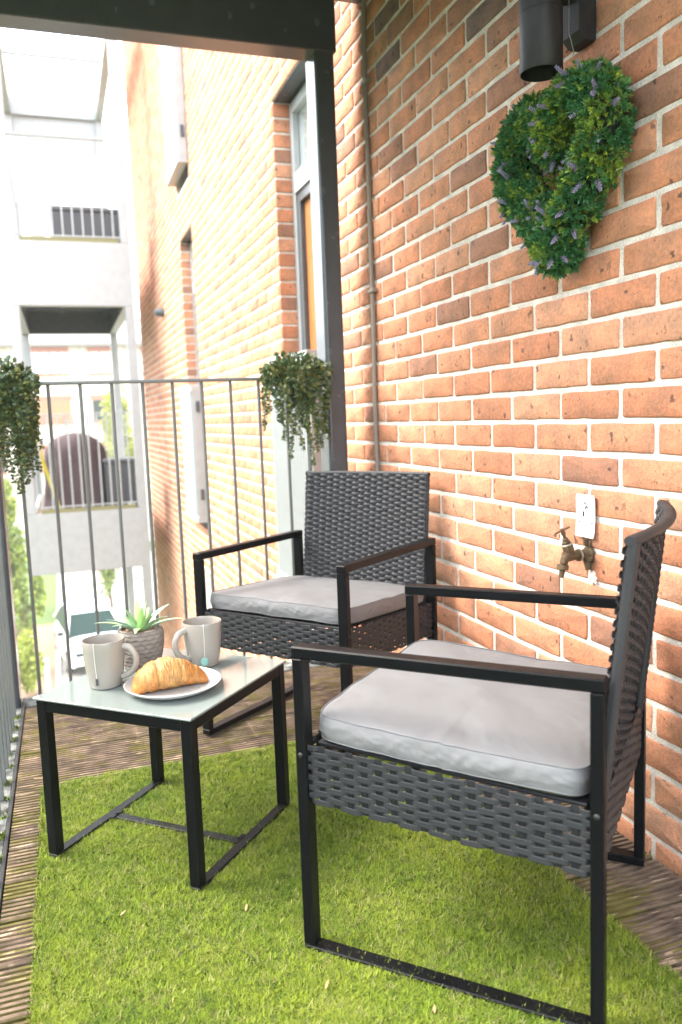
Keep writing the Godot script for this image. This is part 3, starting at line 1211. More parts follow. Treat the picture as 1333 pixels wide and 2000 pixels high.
func coffee_table() -> void:
	var t := thing("coffee_table", "small square black table with frosted glass top on the turf", "table", V(-0.962, 0.008, 0.872), -0.746)
	var h := 0.2
	var w := 0.025
	var top := 0.372
	for sx in [-1.0, 1.0]:
		for sz in [-1.0, 1.0]:
			var x0: float = sx * h - (w if sx > 0 else 0.0)
			var z0: float = sz * h - (w if sz > 0 else 0.0)
			boxpart("leg", V(x0, 0.0185, z0), V(x0 + w, top, z0 + w), M.black_frame, t, 0.002)
		var xb: float = sx * h - (w if sx > 0 else 0.0)
		boxpart("foot_rail", V(xb, 0.0, -h), V(xb + w, 0.018, h), M.black_frame, t, 0.002)
		boxpart("top_rail", V(xb, top - w, -h + w + 0.0005), V(xb + w, top, h - w - 0.0005), M.black_frame, t, 0.002)
	boxpart("stretcher", V(-h + w + 0.0005, 0.0, -0.011), V(h - w - 0.0005, 0.017, 0.011), M.black_frame, t, 0.002)
	for sz in [-1.0, 1.0]:
		var z1: float = sz * h - (w if sz > 0 else 0.0)
		boxpart("top_rail", V(-h + w + 0.0005, top - w, z1), V(h - w - 0.0005, top, z1 + w), M.black_frame, t, 0.002)
		for k in [-1.0, 1.0]:
			boxpart("weld_plate", V(k * (h - w - 0.002) - 0.005, 0.0172, sz * 0.009 - 0.012), V(k * (h - w - 0.002) + 0.005, 0.0192, sz * 0.009 + 0.012), M.black_frame, t, 0.0)
	var g := MB.new()
	g.box(V(-h - 0.004, top + 0.0005, -h - 0.004), V(h + 0.004, top + 0.0055, h + 0.004), 0.001)
	part("glass_top", g.mesh(M.glass_top), t)


func make_mug(label: String, dark_tag: bool) -> Node3D:
	var t := thing("mug", label, "mug")
	var H := 0.098
	var b := MB.new()
	var out := [Vector2(0.0, 0.0), Vector2(0.027, 0.0), Vector2(0.0305, 0.002), Vector2(0.0335, 0.012), Vector2(0.0365, 0.03), Vector2(0.0392, 0.055), Vector2(0.041, 0.08), Vector2(0.0418, H - 0.002), Vector2(0.0412, H), Vector2(0.0396, H), Vector2(0.0388, H - 0.003), Vector2(0.038, 0.08), Vector2(0.036, 0.05), Vector2(0.033, 0.025), Vector2(0.029, 0.008), Vector2(0.0, 0.006)]
	b.lathe(out, 48)
	part("cup", b.mesh(M.mug), t)
	var hp := []
	for i in 21:
		var a := -PI * 0.52 + PI * 1.04 * i / 20.0
		hp.append(V(0.0375 + 0.029 * cos(a), 0.052 + 0.031 * sin(a) + 0.004 * cos(a), 0))
	var hb := MB.new()
	hb.tube(hp, 0.0062, 12, true, 1.35)
	part("handle", hb.mesh(M.mug), t)
	var te := MB.new()
	te.lathe([Vector2(0.0375, 0.076), Vector2(0.0, 0.0765)], 32)
	part("tea", te.mesh(M.tea), t)
	# tea-bag string over the rim with its paper tag
	var ang := 1.62 if dark_tag else 5.15
	var sp := []
	for q in [[0.030, 0.077], [0.0385, H - 0.002], [0.0405, H + 0.0015], [0.0427, H - 0.003], [0.0418, 0.08], [0.0402, 0.055], [0.0378, 0.033], [0.0368, 0.026]]:
		sp.append(V(cos(ang) * q[0], q[1], sin(ang) * q[0]))
	var s := MB.new()
	s.tube(sp, 0.0005, 5)
	part("tea_string", s.mesh(M.paper), t)
	var e := V(cos(ang), 0, sin(ang))
	var sd := V(-sin(ang), 0, cos(ang))
	if dark_tag:
		var g := MB.new()
		var o := e * 0.0372 + V(0, 0.012, 0)
		g.box(V(-0.0025, 0, 0), V(0.0025, 0.014, 0.0006), 0.0, Transform3D(Basis(sd, Vector3.UP, -e), o))
		part("tea_tag", g.mesh(M.tag_dark), t)
	else:
		var g2 := MB.new()
		for i in 5:
			g2.box(V(-0.009 + i * 0.002, 0.001 * (i % 2), 0), V(0.006 + i * 0.001, 0.012 + 0.001 * i, 0.0007), 0.0, Transform3D(Basis(sd, Vector3.UP, -e) * Basis(Vector3.BACK, -0.5 + i * 0.2), e * (0.039 + i * 0.0012) + V(0, 0.010, 0)))
		part("tea_tag", g2.mesh(M.tag_green), t)
	return t


func table_things() -> void:
	var ty := 0.008 + 0.3776
	var m1 := make_mug("pale stone grey mug with dark tea tag standing left of the succulent pot", true)
	m1.position = V(-1.095, ty, 0.868)
	m1.rotation.y = -0.45
	m1.scale = V(1.12, 1.1, 1.12)
	var m2 := make_mug("pale stone grey mug with green tea tag behind the croissant", false)
	m2.position = V(-0.864, ty, 0.806)
	m2.rotation.y = 3.5
	m2.scale = V(1.12, 1.1, 1.12)
	# plate and croissant
	var pl := MB.new()
	pl.lathe([Vector2(0.0, 0.0), Vector2(0.060, 0.0), Vector2(0.066, 0.001), Vector2(0.088, 0.0085), Vector2(0.0985, 0.0165), Vector2(0.0995, 0.0185), Vector2(0.0975, 0.0190), Vector2(0.0945, 0.0170), Vector2(0.084, 0.0105), Vector2(0.068, 0.0055), Vector2(0.0, 0.0050)], 64)
	var po := part("plate", pl.mesh(M.plate), self, V(-0.957, ty, 0.958))
	po.scale = V(1.06, 1.0, 1.06)
	tag(po, "round white plate carrying a croissant on glass table", "plate")
	croissant(V(-0.962, ty + 0.0052, 0.964))
	potted_aloe(V(-1.004, ty, 0.752))


func croissant(at: Vector3) -> void:
	var t := thing("croissant", "golden brown croissant lying on the white plate", "croissant", at, 0.10)
	var f := noise(71, 40.0, 3)
	var rows := 120
	var sides := 40
	var b := MB.new()
	var pts := []
	var cols := []
	var layers := [0.0, 0.17, 0.34, 0.60, 0.80, 1.0]
	for i in rows:
		var u := float(i) / (rows - 1)
		var a := (u - 0.5) * 1.7
		var c := V(sin(a) * 0.108, 0, 0.034 - cos(a) * 0.04)
		var taper: float = pow(maxf(0.0, 1.0 - pow(absf(2 * pow(u, 0.82) - 1), 1.9)), 0.85)
		# wrapped layers: each step out to the middle is a little thicker
		var r: float = (0.006 + 0.0315 * taper)
		if i == 0 or i == rows - 1:
			r = 0.001
		var dirn := V(cos(a), 0, sin(a) * 0.5).normalized()
		var nrm := V(-dirn.z, 0, dirn.x)
		for k in sides:
			var g := TAU * k / sides
			var n1 := f.get_noise_3d(u * 2.0, cos(g) * 0.35, sin(g) * 0.35)
			var us := u + 0.045 * cos(g) * signf(0.5 - u)
			var d := 9.0
			for l in layers:
				d = minf(d, absf(us - l))
			var step := smoothstep(0.0, 0.05, d)
			var rr := r * (1.0 + 0.11 * n1) * (0.93 + 0.07 * step)
			var y := sin(g) * rr * (1.02 if sin(g) > 0 else 0.75) + r * 0.78
			pts.append(c + nrm * cos(g) * rr * 1.12 + V(0, maxf(0.0, y), 0))
			var bake: float = clampf(0.20 + 0.40 * step + 0.75 * n1 + 0.40 * absf(2 * u - 1) - 0.3 * (1.0 - smoothstep(0.06, 0.16, absf(u - 0.47))), 0, 1)
			cols.append(Color(0.80, 0.50, 0.20).lerp(Color(0.58, 0.215, 0.045), bake))
	b.grid(pts, sides, false, true)
	for i in cols.size():
		b.c[i] = cols[i]
	if b.n[sides * 60 + 10].y < 0:
		orient_out(b)
	part("crust", b.mesh(M.crust, true), t)


func orient_out(b: MB) -> void:
	for i in b.n.size():
		b.n[i] = -b.n[i]
	var ix := b.ix
	b.ix = PackedInt32Array()
	for i in range(0, ix.size(), 3):
		b.tri_i(ix[i], ix[i + 1], ix[i + 2])


func potted_aloe(at: Vector3) -> void:
	var t := thing("potted_succulent", "small spiky green succulent in a round grey scale-patterned pot", "plant", at)
	t.scale = Vector3.ONE * 1.1
	var b := MB.new()
	var sides := 132
	var rows := 54
	var pts := []
	var H := 0.086
	for i in rows:
		var v := float(i) / (rows - 1)
		var y := v * H
		var r := 0.036 + 0.0125 * sin(clampf(v * 1.25, 0, 1) * PI / 2) - 0.0025 * smoothstep(0.85, 1.0, v)
		for k in sides:
			# overlapping scales in offset rows
			var row := floorf(v * 9.0)
			var fy := v * 9.0 - row
			var fx := fposmod(float(k) / sides * 17.0 + (0.5 if int(row) % 2 == 0 else 0.0), 1.0) - 0.5
			var arc := fy - (1.0 - sqrt(maxf(0.0, 1.0 - pow(2 * fx, 2)))) * 0.55
			var rise := 0.0030 * clampf(1.0 - arc, 0, 1) if arc > 0.0 else 0.0
			if v > 0.93 or v < 0.015:
				rise = 0.0008
			var a := TAU * k / sides
			pts.append(V(cos(a) * (r + rise), y, sin(a) * (r + rise)))
	b.grid(pts, sides, true, true)
	if b.n[sides * 20].dot(b.v[sides * 20] * V(1, 0, 1)) < 0:
		orient_out(b)
	b.lathe([Vector2(0.0465, H), Vector2(0.0418, H + 0.0005), Vector2(0.0405, H - 0.010)], 64)
	b.lathe([Vector2(0.0, 0.0), Vector2(0.036, 0.0)], 32)
	part("pot", b.mesh(M.concrete), t)
	var g := MB.new()
	for i in 150:
		var a := i * 2.39996
		var r := 0.039 * sqrt(i / 150.0)
		var s := rnd(0.0022, 0.0045)
		g.box(V(-s, -s * 0.7, -s * 0.8), V(s, s * 0.7, s * 0.8), s * 0.4, Transform3D(Basis.from_euler(V(rnd(0, 3), rnd(0, 3), rnd(0, 3))), V(cos(a) * r, H - 0.010 + rnd(0, 0.004), sin(a) * r)))
	part("gravel", g.mesh(M.gravel), t).set_meta("kind", "stuff")
	var mats := []
	for c in [L(0.22, 0.36, 0.17), L(0.30, 0.44, 0.24), L(0.26, 0.42, 0.30), L(0.34, 0.50, 0.18)]:
		mats.append(mat(c, 0.4, 0, 0.45))
	for i in 17:
		var a := i * 2.39996 + 0.5
		var inner := i < 6
		var lean := rnd(0.15, 0.5) if inner else rnd(0.75, 1.2)
		var ln := rnd(0.058, 0.072) if inner else rnd(0.078, 0.1)
		var e := V(cos(a), 0, sin(a))
		var sd := V(-sin(a), 0, cos(a))
		var pp := []
		var cols := 7
		for q in 11:
			var s := q / 10.0
			var c := e * (0.006 + ln * s * sin(lean * (0.75 + 0.35 * s))) + V(0, H - 0.012 + ln * s * cos(lean * (0.75 + 0.35 * s)), 0)
			var wd: float = 0.0122 * pow(1.0 - s, 0.8) * (0.8 + 0.6 * s) + 0.0004
			var upn := (V(0, 1, 0) * sin(lean) - e * cos(lean)).normalized()
			for k in cols:
				var x := (float(k) / (cols - 1) - 0.5) * 2.0
				pp.append(c + sd * wd * x - upn * wd * 0.55 * (1.0 - x * x) + upn * wd * 0.25)
		var lb := MB.new()
		lb.grid(pp, cols)
		# upper face, slightly hollow, closes the leaf
		var p2 := []
		for q in pp.size():
			var k2 := q % cols
			var x2 := (float(k2) / (cols - 1) - 0.5) * 2.0
			var s2 := float(q / cols) / 10.0
			var wd2: float = 0.0122 * pow(1.0 - s2, 0.8) * (0.8 + 0.6 * s2) + 0.0004
			var upn2 := (V(0, 1, 0) * sin(lean) - e * cos(lean)).normalized()
			p2.append(pp[q] + upn2 * wd2 * 0.62 * (1.0 - x2 * x2))
		lb.grid(p2, cols, true)
		part("leaf", lb.mesh(mats[i % 4]), t)


# ---------------------------------------------------------------- plants and turf
# a small folded leaf pointing along +y from the origin
func add_leaf(b: MB, t: Transform3D, ln: float, wd: float, fold := 0.25) -> void:
	var a := V(0, 0, 0)
	var tip := V(0, ln, 0.12 * ln)
	var l1 := V(-wd, ln * 0.35, fold * wd)
	var r1 := V(wd, ln * 0.35, fold * wd)
	var l2 := V(-wd * 0.85, ln * 0.68, fold * wd + 0.05 * ln)
	var r2 := V(wd * 0.85, ln * 0.68, fold * wd + 0.05 * ln)
	var c1 := V(0, ln * 0.5, 0.0)
	for q in [[a, l1, c1, -1], [l1, l2, c1, -1], [l2, tip, c1, -1], [a, r1, c1, 1], [r1, r2, c1, 1], [r2, tip, c1, 1]]:
		b.tri(t * q[0], t * q[1], t * q[2], (t.basis * V(-fold * q[3], 0, 1)).normalized())


func rand_basis() -> Basis:
	return Basis.from_euler(V(rnd(0, TAU), rnd(0, TAU), rnd(0, TAU)))


# basis whose y axis points along d
func along(d: Vector3, spin: float) -> Basis:
	var y := d.normalized()
	var x := y.cross(Vector3.UP if absf(y.y) < 0.95 else Vector3.RIGHT).normalized()
	var z := x.cross(y)
	return Basis(x, y, z) * Basis(Vector3.UP, spin)


func turf() -> void:
	var t := thing("turf_mat", "bright green artificial grass mat lying on the deck", "mat")
	var b := MB.new()
	b.box(V(-1.258, 0.002, 0.50), V(-0.252, 0.0075, 2.62), 0.001)
	part("backing", b.mesh(M.turf_back), t)
	var tuft := []
	for s in 3:
		var m := MB.new()
		for i in 15:
			var a := rnd(0, TAU)
			var o := V(rnd(-0.011, 0.011), 0, rnd(-0.011, 0.011))
			var lean := V(cos(a), 0, sin(a)) * rnd(0.006, 0.020)
			var h := rnd(0.012, 0.023)
			var w := V(-sin(a), 0, cos(a)) * rnd(0.0004, 0.0009)
			var mid := o + lean * 0.35 + V(0, h * 0.62, 0)
			var tip := o + lean + V(0, h * rnd(0.72, 1.0), 0)
			var nn := (V(cos(a), 0, sin(a)) * -0.5 + Vector3.UP).normalized()
			m.colour = Color(1, 1, 1) * rnd(0.55, 1.35)
			m.colour.b *= rnd(0.7, 1.3)
			if rng.randf() < 0.12:
				m.colour = Color(1.5, 1.05, 1.6)
			m.quad(o - w, o + w, mid + w * 0.9, mid - w * 0.9, nn)
			m.tri(mid - w * 0.9, mid + w * 0.9, tip, nn)
		tuft.append(m.mesh(M.blade, true))
	var f := noise(5, 3.2, 3)
	for s in 3:
		var ts := []
		var cs := []
		for i in 26000:
			var x := rnd(-1.26, -0.25)
			var z := rnd(0.497, 2.6)
			if z > 2.15 and rng.randf() < 0.6:
				continue
			var q := f.get_noise_2d(x, z)
			var g := 1.0 + 0.25 * q + rnd(-0.15, 0.15)
			ts.append(Transform3D(Basis(Vector3.UP, rnd(0, TAU)).scaled(V(1, rnd(0.8, 1.15), 1)), V(x, 0.007, z)))
			var gc := Color(0.215 * g + 0.03 * q, 0.285 * g, 0.030 * g)
			var kind := rng.randf()
			if kind < 0.10:
				gc = Color(0.36, 0.34, 0.13) * rnd(0.8, 1.2)
			elif kind < 0.30:
				gc = Color(0.085, 0.145, 0.025) * rnd(0.7, 1.2)
			cs.append(gc)
		many("grass_blades", tuft[s], ts, cs, t)
	# dry bits lying about
	var bits := [V(-1.11, 0.024, 1.18), V(-0.88, 0.024, 1.26), V(-0.65, 0.024, 1.62), V(-0.79, 0.024, 1.50)]
	for p in bits:
		var d := MB.new()
		add_leaf(d, Transform3D(Basis.from_euler(V(1.4, rnd(0, TAU), 0.2))), rnd(0.018, 0.028), 0.0025)
		var o := part("dry_leaf", d.mesh(M.dry), self, p)
		tag(o, "tiny curled tan leaf lying on the green turf", "leaf", "dry leaves on the turf")
	var tw := MB.new()
	tw.tube([V(0, 0, 0), V(0.018, 0.002, 0.01), V(0.034, 0, 0.017)], 0.0016, 6)
	tw.tube([V(0.02, 0.002, 0.01), V(0.028, 0.003, -0.004)], 0.0012, 6)
	var o2 := part("twig", tw.mesh(M.dry), self, V(-1.29, 0.002, 0.40))
	tag(o2, "small forked tan twig lying on the deck boards", "twig")


func heart_wreath() -> void:
	var t := thing("heart_wreath", "heart shaped boxwood wreath with lavender sprigs hanging on brick wall", "wreath", V(0, 1.505, 1.085))
	var sc := 0.0108
	var R := 0.058
	var curve := []
	for i in 160:
		var a := TAU * i / 160.0
		var hx := 16.0 * pow(sin(a), 3)
		var hy := 13.0 * cos(a) - 5.0 * cos(2 * a) - 2.0 * cos(3 * a) - cos(4 * a)
		curve.append(V(-0.052, hy * sc, hx * sc))
	var core := MB.new()
	var cl := curve.duplicate()
	cl.append(curve[0])
	core.tube(cl, 0.030, 10, false)
	part("wire_form", core.mesh(mat(L(0.012, 0.02, 0.008), 0.9)), t)
	var sprig := []
	for s in 2:
		var m := MB.new()
		for i in 9:
			var a := i * 2.39996
			var tilt := 0.35 + 0.09 * i
			var d := V(sin(tilt) * cos(a), cos(tilt), sin(tilt) * sin(a))
			m.colour = Color(1, 1, 1) * rnd(0.8, 1.25)
			add_leaf(m, Transform3D(along(d, rnd(0, TAU)), V(0, 0.004 + 0.0012 * (9 - i), 0)), rnd(0.013, 0.019), rnd(0.0026, 0.0038))
		sprig.append(m.mesh(M.leaf, true))
	var f := noise(9, 12.0, 2)
	for s in 2:
		var ts := []
		var cs := []
		for i in 3600:
			var p: Vector3
			var out: Vector3
			if i < 3560:
				var c: Vector3 = curve[rng.randi() % 160]
				out = V(rng.randfn(-0.25, 0.7), rng.randfn(0, 0.7), rng.randfn(0, 0.7)).normalized()
				p = c + out * R * rnd(0.62, 0.86)
				if p.x > -0.004:
					continue
			else:
				p = V(-0.02, rnd(-0.05, 0.09), rnd(-0.08, 0.08))
				out = V(-1, rnd(-0.5, 0.5), rnd(-0.5, 0.5)).normalized()
			var d := (out + V(rnd(-0.5, 0.2), rnd(-0.4, 0.6), rnd(-0.5, 0.5))).normalized()
			ts.append(Transform3D(along(d, rnd(0, TAU)).scaled_local(Vector3.ONE * rnd(0.5, 0.8)), p))
			var q := f.get_noise_3dv(p * 1.0)
			var young := clampf(q * 0.9 + rng.randfn(0.05, 0.38), 0, 1)
			cs.append(Color(0.05, 0.19, 0.06).lerp(Color(0.40, 0.50, 0.05), young))
		many("boxwood_leaves", sprig[s], ts, cs, t)
	# lavender
	var lav := []
	for s in 3:
		var m := MB.new()
		for i in 34:
			var h := 0.012 + i * 0.0010
			var a := i * 2.39996
			var d := V(cos(a), 0.75, sin(a)).normalized()
			var r := 0.0075 * (1.0 - 0.55 * i / 34.0)
			var o := V(0, h, 0)
			m.tube([o, o + d * r * 0.6, o + d * r * 1.3], [0.0007, 0.0015, 0.0004], 4, false)
		lav.append(m.mesh(M.lavender))
	var stem := MB.new()
	stem.tube([V(0, 0, 0), V(0.001, 0.02, 0), V(0, 0.046, 0)], 0.0007, 5)
	var stem_m := stem.mesh(M.lavender_stem)
	for i in 70:
		var c: Vector3 = curve[(i * 37 + 11) % 160]
		var out := V(rnd(-1.0, -0.15), rnd(-0.8, 0.8), rnd(-0.8, 0.8)).normalized()
		if i % 4 == 0:
			out = V(-0.3, signf(c.y) * 0.4 - 0.2, signf(c.z) * 0.8).normalized()
		var p := c + out * R * 0.58
		var o := part("lavender_sprig", lav[i % 3], t)
		o.transform = Transform3D(along(out + V(0, rnd(-0.9, 0.3), rnd(-0.4, 0.4)), rnd(0, TAU)), p)
		part("stem", stem_m, o)


# leaves trailing in strings from a pot hooked on the rail
func trailing_plant(at: Vector3, label: String, sd: int, strings: Array, wide: float) -> void:
	var t := thing("trailing_plant", label, "plant", at, 0.0, "trailing plants on the railing")
	rng.seed = sd
	var pot := MB.new()
	pot.lathe([Vector2(0.0, -0.12), Vector2(0.045, -0.12), Vector2(0.058, 0.0), Vector2(0.052, 0.0), Vector2(0.045, -0.01), Vector2(0.0, -0.012)], 24)
	part("pot", pot.mesh(M.rubber), t)
	var hk := MB.new()
	hk.box(V(-0.008, -0.02, -0.05), V(0.008, 0.012, -0.046), 0.001)
	part("hook", hk.mesh(M.rubber), t)
	var lm := MB.new()
	add_leaf(lm, Transform3D(), 0.0175, 0.0078, 0.35)
	var leaf := lm.mesh(M.leaf)
	var ts := []
	var cs := []
	var tone := func(p: Vector3) -> Color:
		var young := pow(rng.randf(), 3.0)
		var g := rnd(0.7, 1.3)
		return (Color(0.060, 0.105, 0.042) * g).lerp(Color(0.27, 0.27, 0.08), young)
	# crown
	for i in 1300:
		var d := V(rng.randfn(0, 1), absf(rng.randfn(0, 0.9)) - 0.45, rng.randfn(0, 1)).normalized()
		var p := V(d.x * wide, d.y * 0.085 + 0.0, d.z * 0.085) * rnd(0.55, 1.0)
		ts.append(Transform3D(along((d + V(rnd(-0.7, 0.7), rnd(-0.7, 0.5), rnd(-0.7, 0.7))).normalized(), rnd(0, TAU)).scaled_local(Vector3.ONE * rnd(0.7, 1.3)), p))
		cs.append(tone.call(p))
	for s in strings:
		var st := MB.new()
		var pts := []
		var x0: float = s[0]
		var z0: float = s[2]
		for i in 16:
			var u := i / 15.0
			var o := V(x0 * (0.75 + 0.3 * minf(1.0, u * 3.0)), 0.03 - u * (0.03 - s[1]), z0) + V(sin(u * 7.0 + x0 * 60.0) * 0.006, 0, cos(u * 6.0 + x0 * 40.0) * 0.006)
			pts.append(o)
		st.tube(pts, 0.0011, 5)
		part("vine", st.mesh(M.lavender_stem), t)
		var n := int((0.03 - s[1]) / 0.0042)
		for i in n:
			var u := float(i) / n
			var k := u * 15.0
			var o: Vector3 = pts[int(k)].lerp(pts[mini(15, int(k) + 1)], k - int(k))
			for e in 2:
				var a := i * 1.9 + e * PI + rnd(-0.4, 0.4)
				var d := V(cos(a), rnd(-0.7, 0.2), sin(a)).normalized()
				ts.append(Transform3D(along(d, rnd(0, TAU)).scaled_local(Vector3.ONE * rnd(0.65, 1.1) * (1.0 - 0.25 * u)), o))
				cs.append(tone.call(o))
	many("leaves", leaf, ts, cs, t)


func shrub(called: String, label: String, at: Vector3, size: Vector3, n: int, c0: Color, c1: Color, sd: int, leaf_len := 0.07, trunk := 0.0, group := "") -> void:
	rng.seed = sd
	var t := thing(called, label, "tree" if trunk > 0 else "bush", at, 0.0, group)
	var st := MB.new()
	var lobes := []
	var top := V(0, trunk + size.y * 0.5, 0)
	for i in 16:
		lobes.append([V(rng.randfn(0, 0.45) * size.x, trunk + size.y * rnd(0.15, 0.95), rng.randfn(0, 0.45) * size.z), rnd(0.22, 0.42)])
	var base_r := 0.05 + 0.06 * size.x
	if trunk > 0.0:
		st.tube([V(0, -0.05, 0), V(0.03, trunk * 0.6, 0.02), V(0, trunk + size.y * 0.4, 0)], [base_r, base_r * 0.75, base_r * 0.35], 9)
	for l in lobes:
		st.tube([V(0, maxf(0.05, trunk * 0.8), 0), (l[0] as Vector3) * V(0.5, 0.75, 0.5), l[0]], [base_r * 0.45, base_r * 0.25, 0.008], 6)
	part("trunk", st.mesh(M.twig), t)
	var lm := MB.new()
	add_leaf(lm, Transform3D(), leaf_len, leaf_len * 0.36)
	add_leaf(lm, Transform3D(along(V(0.8, 0.5, 0.2), 1.0), V(0, 0.01, 0)), leaf_len * 0.9, leaf_len * 0.3)
	add_leaf(lm, Transform3D(along(V(-0.6, 0.6, 0.5), 2.0), V(0, 0.02, 0)), leaf_len * 0.9, leaf_len * 0.3)
	var ts := []
	var cs := []
	for i in n:
		var l: Array = lobes[rng.randi() % lobes.size()]
		var d := V(rng.randfn(0, 1), rng.randfn(0, 1), rng.randfn(0, 1)).normalized()
		var p: Vector3 = l[0] + d * V(size.x, size.y * 0.7, size.z) * l[1] * pow(rng.randf(), 0.4)
		if p.y < 0.03:
			continue
		ts.append(Transform3D(along((d + V(rnd(-1, 1), rnd(-0.6, 0.9), rnd(-1, 1))).normalized(), rnd(0, TAU)).scaled_local(Vector3.ONE * rnd(0.7, 1.4)), p))
		cs.append(c0.lerp(c1, rng.randf()) * rnd(0.75, 1.25))
	many("crown", lm.mesh(M.leaf), ts, cs, t)


# ---------------------------------------------------------------- things on the wall
func wall_lamp() -> void:
	var t := thing("wall_lamp", "black cylinder wall light fixed to bricks above the heart wreath", "lamp", V(-0.118, 1.683, 1.126))
	var b := MB.new()
	b.lathe([Vector2(0.0425, 0.06), Vector2(0.0425, 0.002), Vector2(0.043, 0.0), Vector2(0.0445, 0.0), Vector2(0.0455, 0.0012), Vector2(0.0455, 0.1195), Vector2(0.0450, 0.1200), Vector2(0.0450, 0.1206), Vector2(0.0455, 0.1211), Vector2(0.0455, 0.30), Vector2(0.0445, 0.302), Vector2(0.0425, 0.302), Vector2(0.0425, 0.25)], 56)
	part("tube_body", b.mesh(M.lamp_black), t)
	var inn := MB.new()
	inn.lathe([Vector2(0.0, 0.058), Vector2(0.0424, 0.058)], 32)
	inn.lathe([Vector2(0.0424, 0.25), Vector2(0.0, 0.25)], 32)
	part("reflector", inn.mesh(M.rubber), t)
	var k := MB.new()
	var x0 := 0.074
	# bracket box with sloped lower edge, reaching back to the wall
	var prof := [V(x0, 0.085, 0), V(x0, 0.24, 0), V(0.1165, 0.24, 0), V(0.1165, 0.068, 0), V(0.09, 0.068, 0)]
	var zc := 0.031
	for i in prof.size():
		var p: Vector3 = prof[i]
		var q: Vector3 = prof[(i + 1) % prof.size()]
		var d := (q - p).normalized()
		k.quad(p + V(0, 0, -zc), q + V(0, 0, -zc), q + V(0, 0, zc), p + V(0, 0, zc), V(-d.y, d.x, 0))
	for s in [-1.0, 1.0]:
		for i in range(1, prof.size() - 1):
			k.tri(prof[0] + V(0, 0, s * zc), prof[i] + V(0, 0, s * zc), prof[i + 1] + V(0, 0, s * zc), V(0, 0, s))
	part("bracket", k.mesh(M.lamp_black), t)
	boxpart("arm", V(0.0435, 0.15, -0.013), V(x0 - 0.0005, 0.176, 0.013), M.lamp_black, t)
	# ball chain hanging between tube and bracket
	var ch := MB.new()
	for i in 16:
		var y := 0.15 - i * 0.0047
		ch.box(V(0.055, y, 0.019), V(0.0575, y + 0.0032, 0.0215), 0.001)
	part("chain", ch.mesh(M.brass_bare), t)
	var hk := MB.new()
	hk.tube([V(0.056, 0.078, 0.02), V(0.060, 0.066, 0.021), V(0.0655, 0.045, 0.022), V(0.066, 0.038, 0.022), V(0.062, 0.034, 0.022)], 0.0008, 6)
	part("hook", hk.mesh(M.brass_bare), t)


func garden_tap() -> void:
	var t := thing("garden_tap", "weathered brass garden tap with crossbar handle fixed to bricks", "tap", V(-0.001, 0.626, 1.132))
	t.scale = Vector3.ONE * 0.92
	var ax := Transform3D(Basis(Vector3.DOWN, Vector3.LEFT, Vector3.BACK), Vector3.ZERO)   # lathe y axis -> -x (out from the wall)
	# wall plate elbow: flange with two ears
	var b := MB.new()
	b.lathe([Vector2(0.0, 0.0), Vector2(0.0215, 0.0), Vector2(0.0215, 0.005), Vector2(0.016, 0.008), Vector2(0.0135, 0.02), Vector2(0.0, 0.02)], 24, ax)
	b.box(V(-0.007, -0.038, -0.009), V(0.0, 0.036, 0.009), 0.003)
	b.box(V(-0.018, 0.022, -0.004), V(-0.004, 0.04, 0.004), 0.002)
	b.tube([V(-0.008, -0.008, 0.012), V(-0.014, -0.008, 0.02)], 0.0065, 10)
	b.tube([V(-0.006, -0.012, 0), V(-0.006, -0.04, 0.004)], [0.012, 0.007], 10)
	part("wall_plate", b.mesh(M.brass), t)
	var c := MB.new()
	c.lathe([Vector2(0.0125, 0.02), Vector2(0.0125, 0.028), Vector2(0.0155, 0.029), Vector2(0.0155, 0.036), Vector2(0.0115, 0.037), Vector2(0.012, 0.05), Vector2(0.014, 0.06), Vector2(0.013, 0.075), Vector2(0.0, 0.08)], 22, ax)
	part("body", c.mesh(M.brass), t)
	var r := MB.new()
	r.lathe([Vector2(0.0158, 0.0285), Vector2(0.0162, 0.031), Vector2(0.0158, 0.0335)], 22, ax)
	part("washer", r.mesh(M.brass_bare), t)
	# bonnet slanting up and out
	var dirn := V(-0.35, 1.0, 0).normalized()
	var bt := Transform3D(Basis(V(dirn.y, -dirn.x, 0), dirn, Vector3.BACK), V(-0.058, 0.004, 0))
	var e := MB.new()
	e.lathe([Vector2(0.0145, 0.0), Vector2(0.0145, 0.012), Vector2(0.0158, 0.013), Vector2(0.0158, 0.026), Vector2(0.012, 0.028), Vector2(0.0115, 0.036), Vector2(0.0085, 0.038), Vector2(0.0085, 0.044), Vector2(0.0045, 0.046), Vector2(0.0045, 0.066), Vector2(0.0, 0.067)], 6, bt, 2.0)
	part("bonnet", e.mesh(M.brass), t)
	var e2 := MB.new()
	e2.lathe([Vector2(0.0135, 0.0265), Vector2(0.0145, 0.0285), Vector2(0.0125, 0.031)], 18, bt)
	part("packing_ring", e2.mesh(M.brass_bare), t)
	var h := MB.new()
	var hc := bt * V(0, 0.067, 0)
	h.tube([hc + V(-0.027, -0.005, 0.010), hc, hc + V(0.027, 0.005, -0.010)], 0.0026, 8)
	h.tube([hc - dirn * 0.012, hc + dirn * 0.004], 0.0058, 10)
	part("crossbar_handle", h.mesh(M.tap_lever), t)
	# spout with hose union
	var s := MB.new()
	s.tube([V(-0.066, 0.0, 0), V(-0.074, -0.006, 0.001), V(-0.079, -0.018, 0.002)], [0.0115, 0.011, 0.010], 14)
	s.tube([V(-0.080, -0.019, 0.002), V(-0.0825, -0.032, 0.003)], [0.0145, 0.0140], 12)
	s.tube([V(-0.0825, -0.032, 0.003), V(-0.0875, -0.052, 0.004)], [0.0075, 0.0062], 12)
	part("spout", s.mesh(M.brass), t)


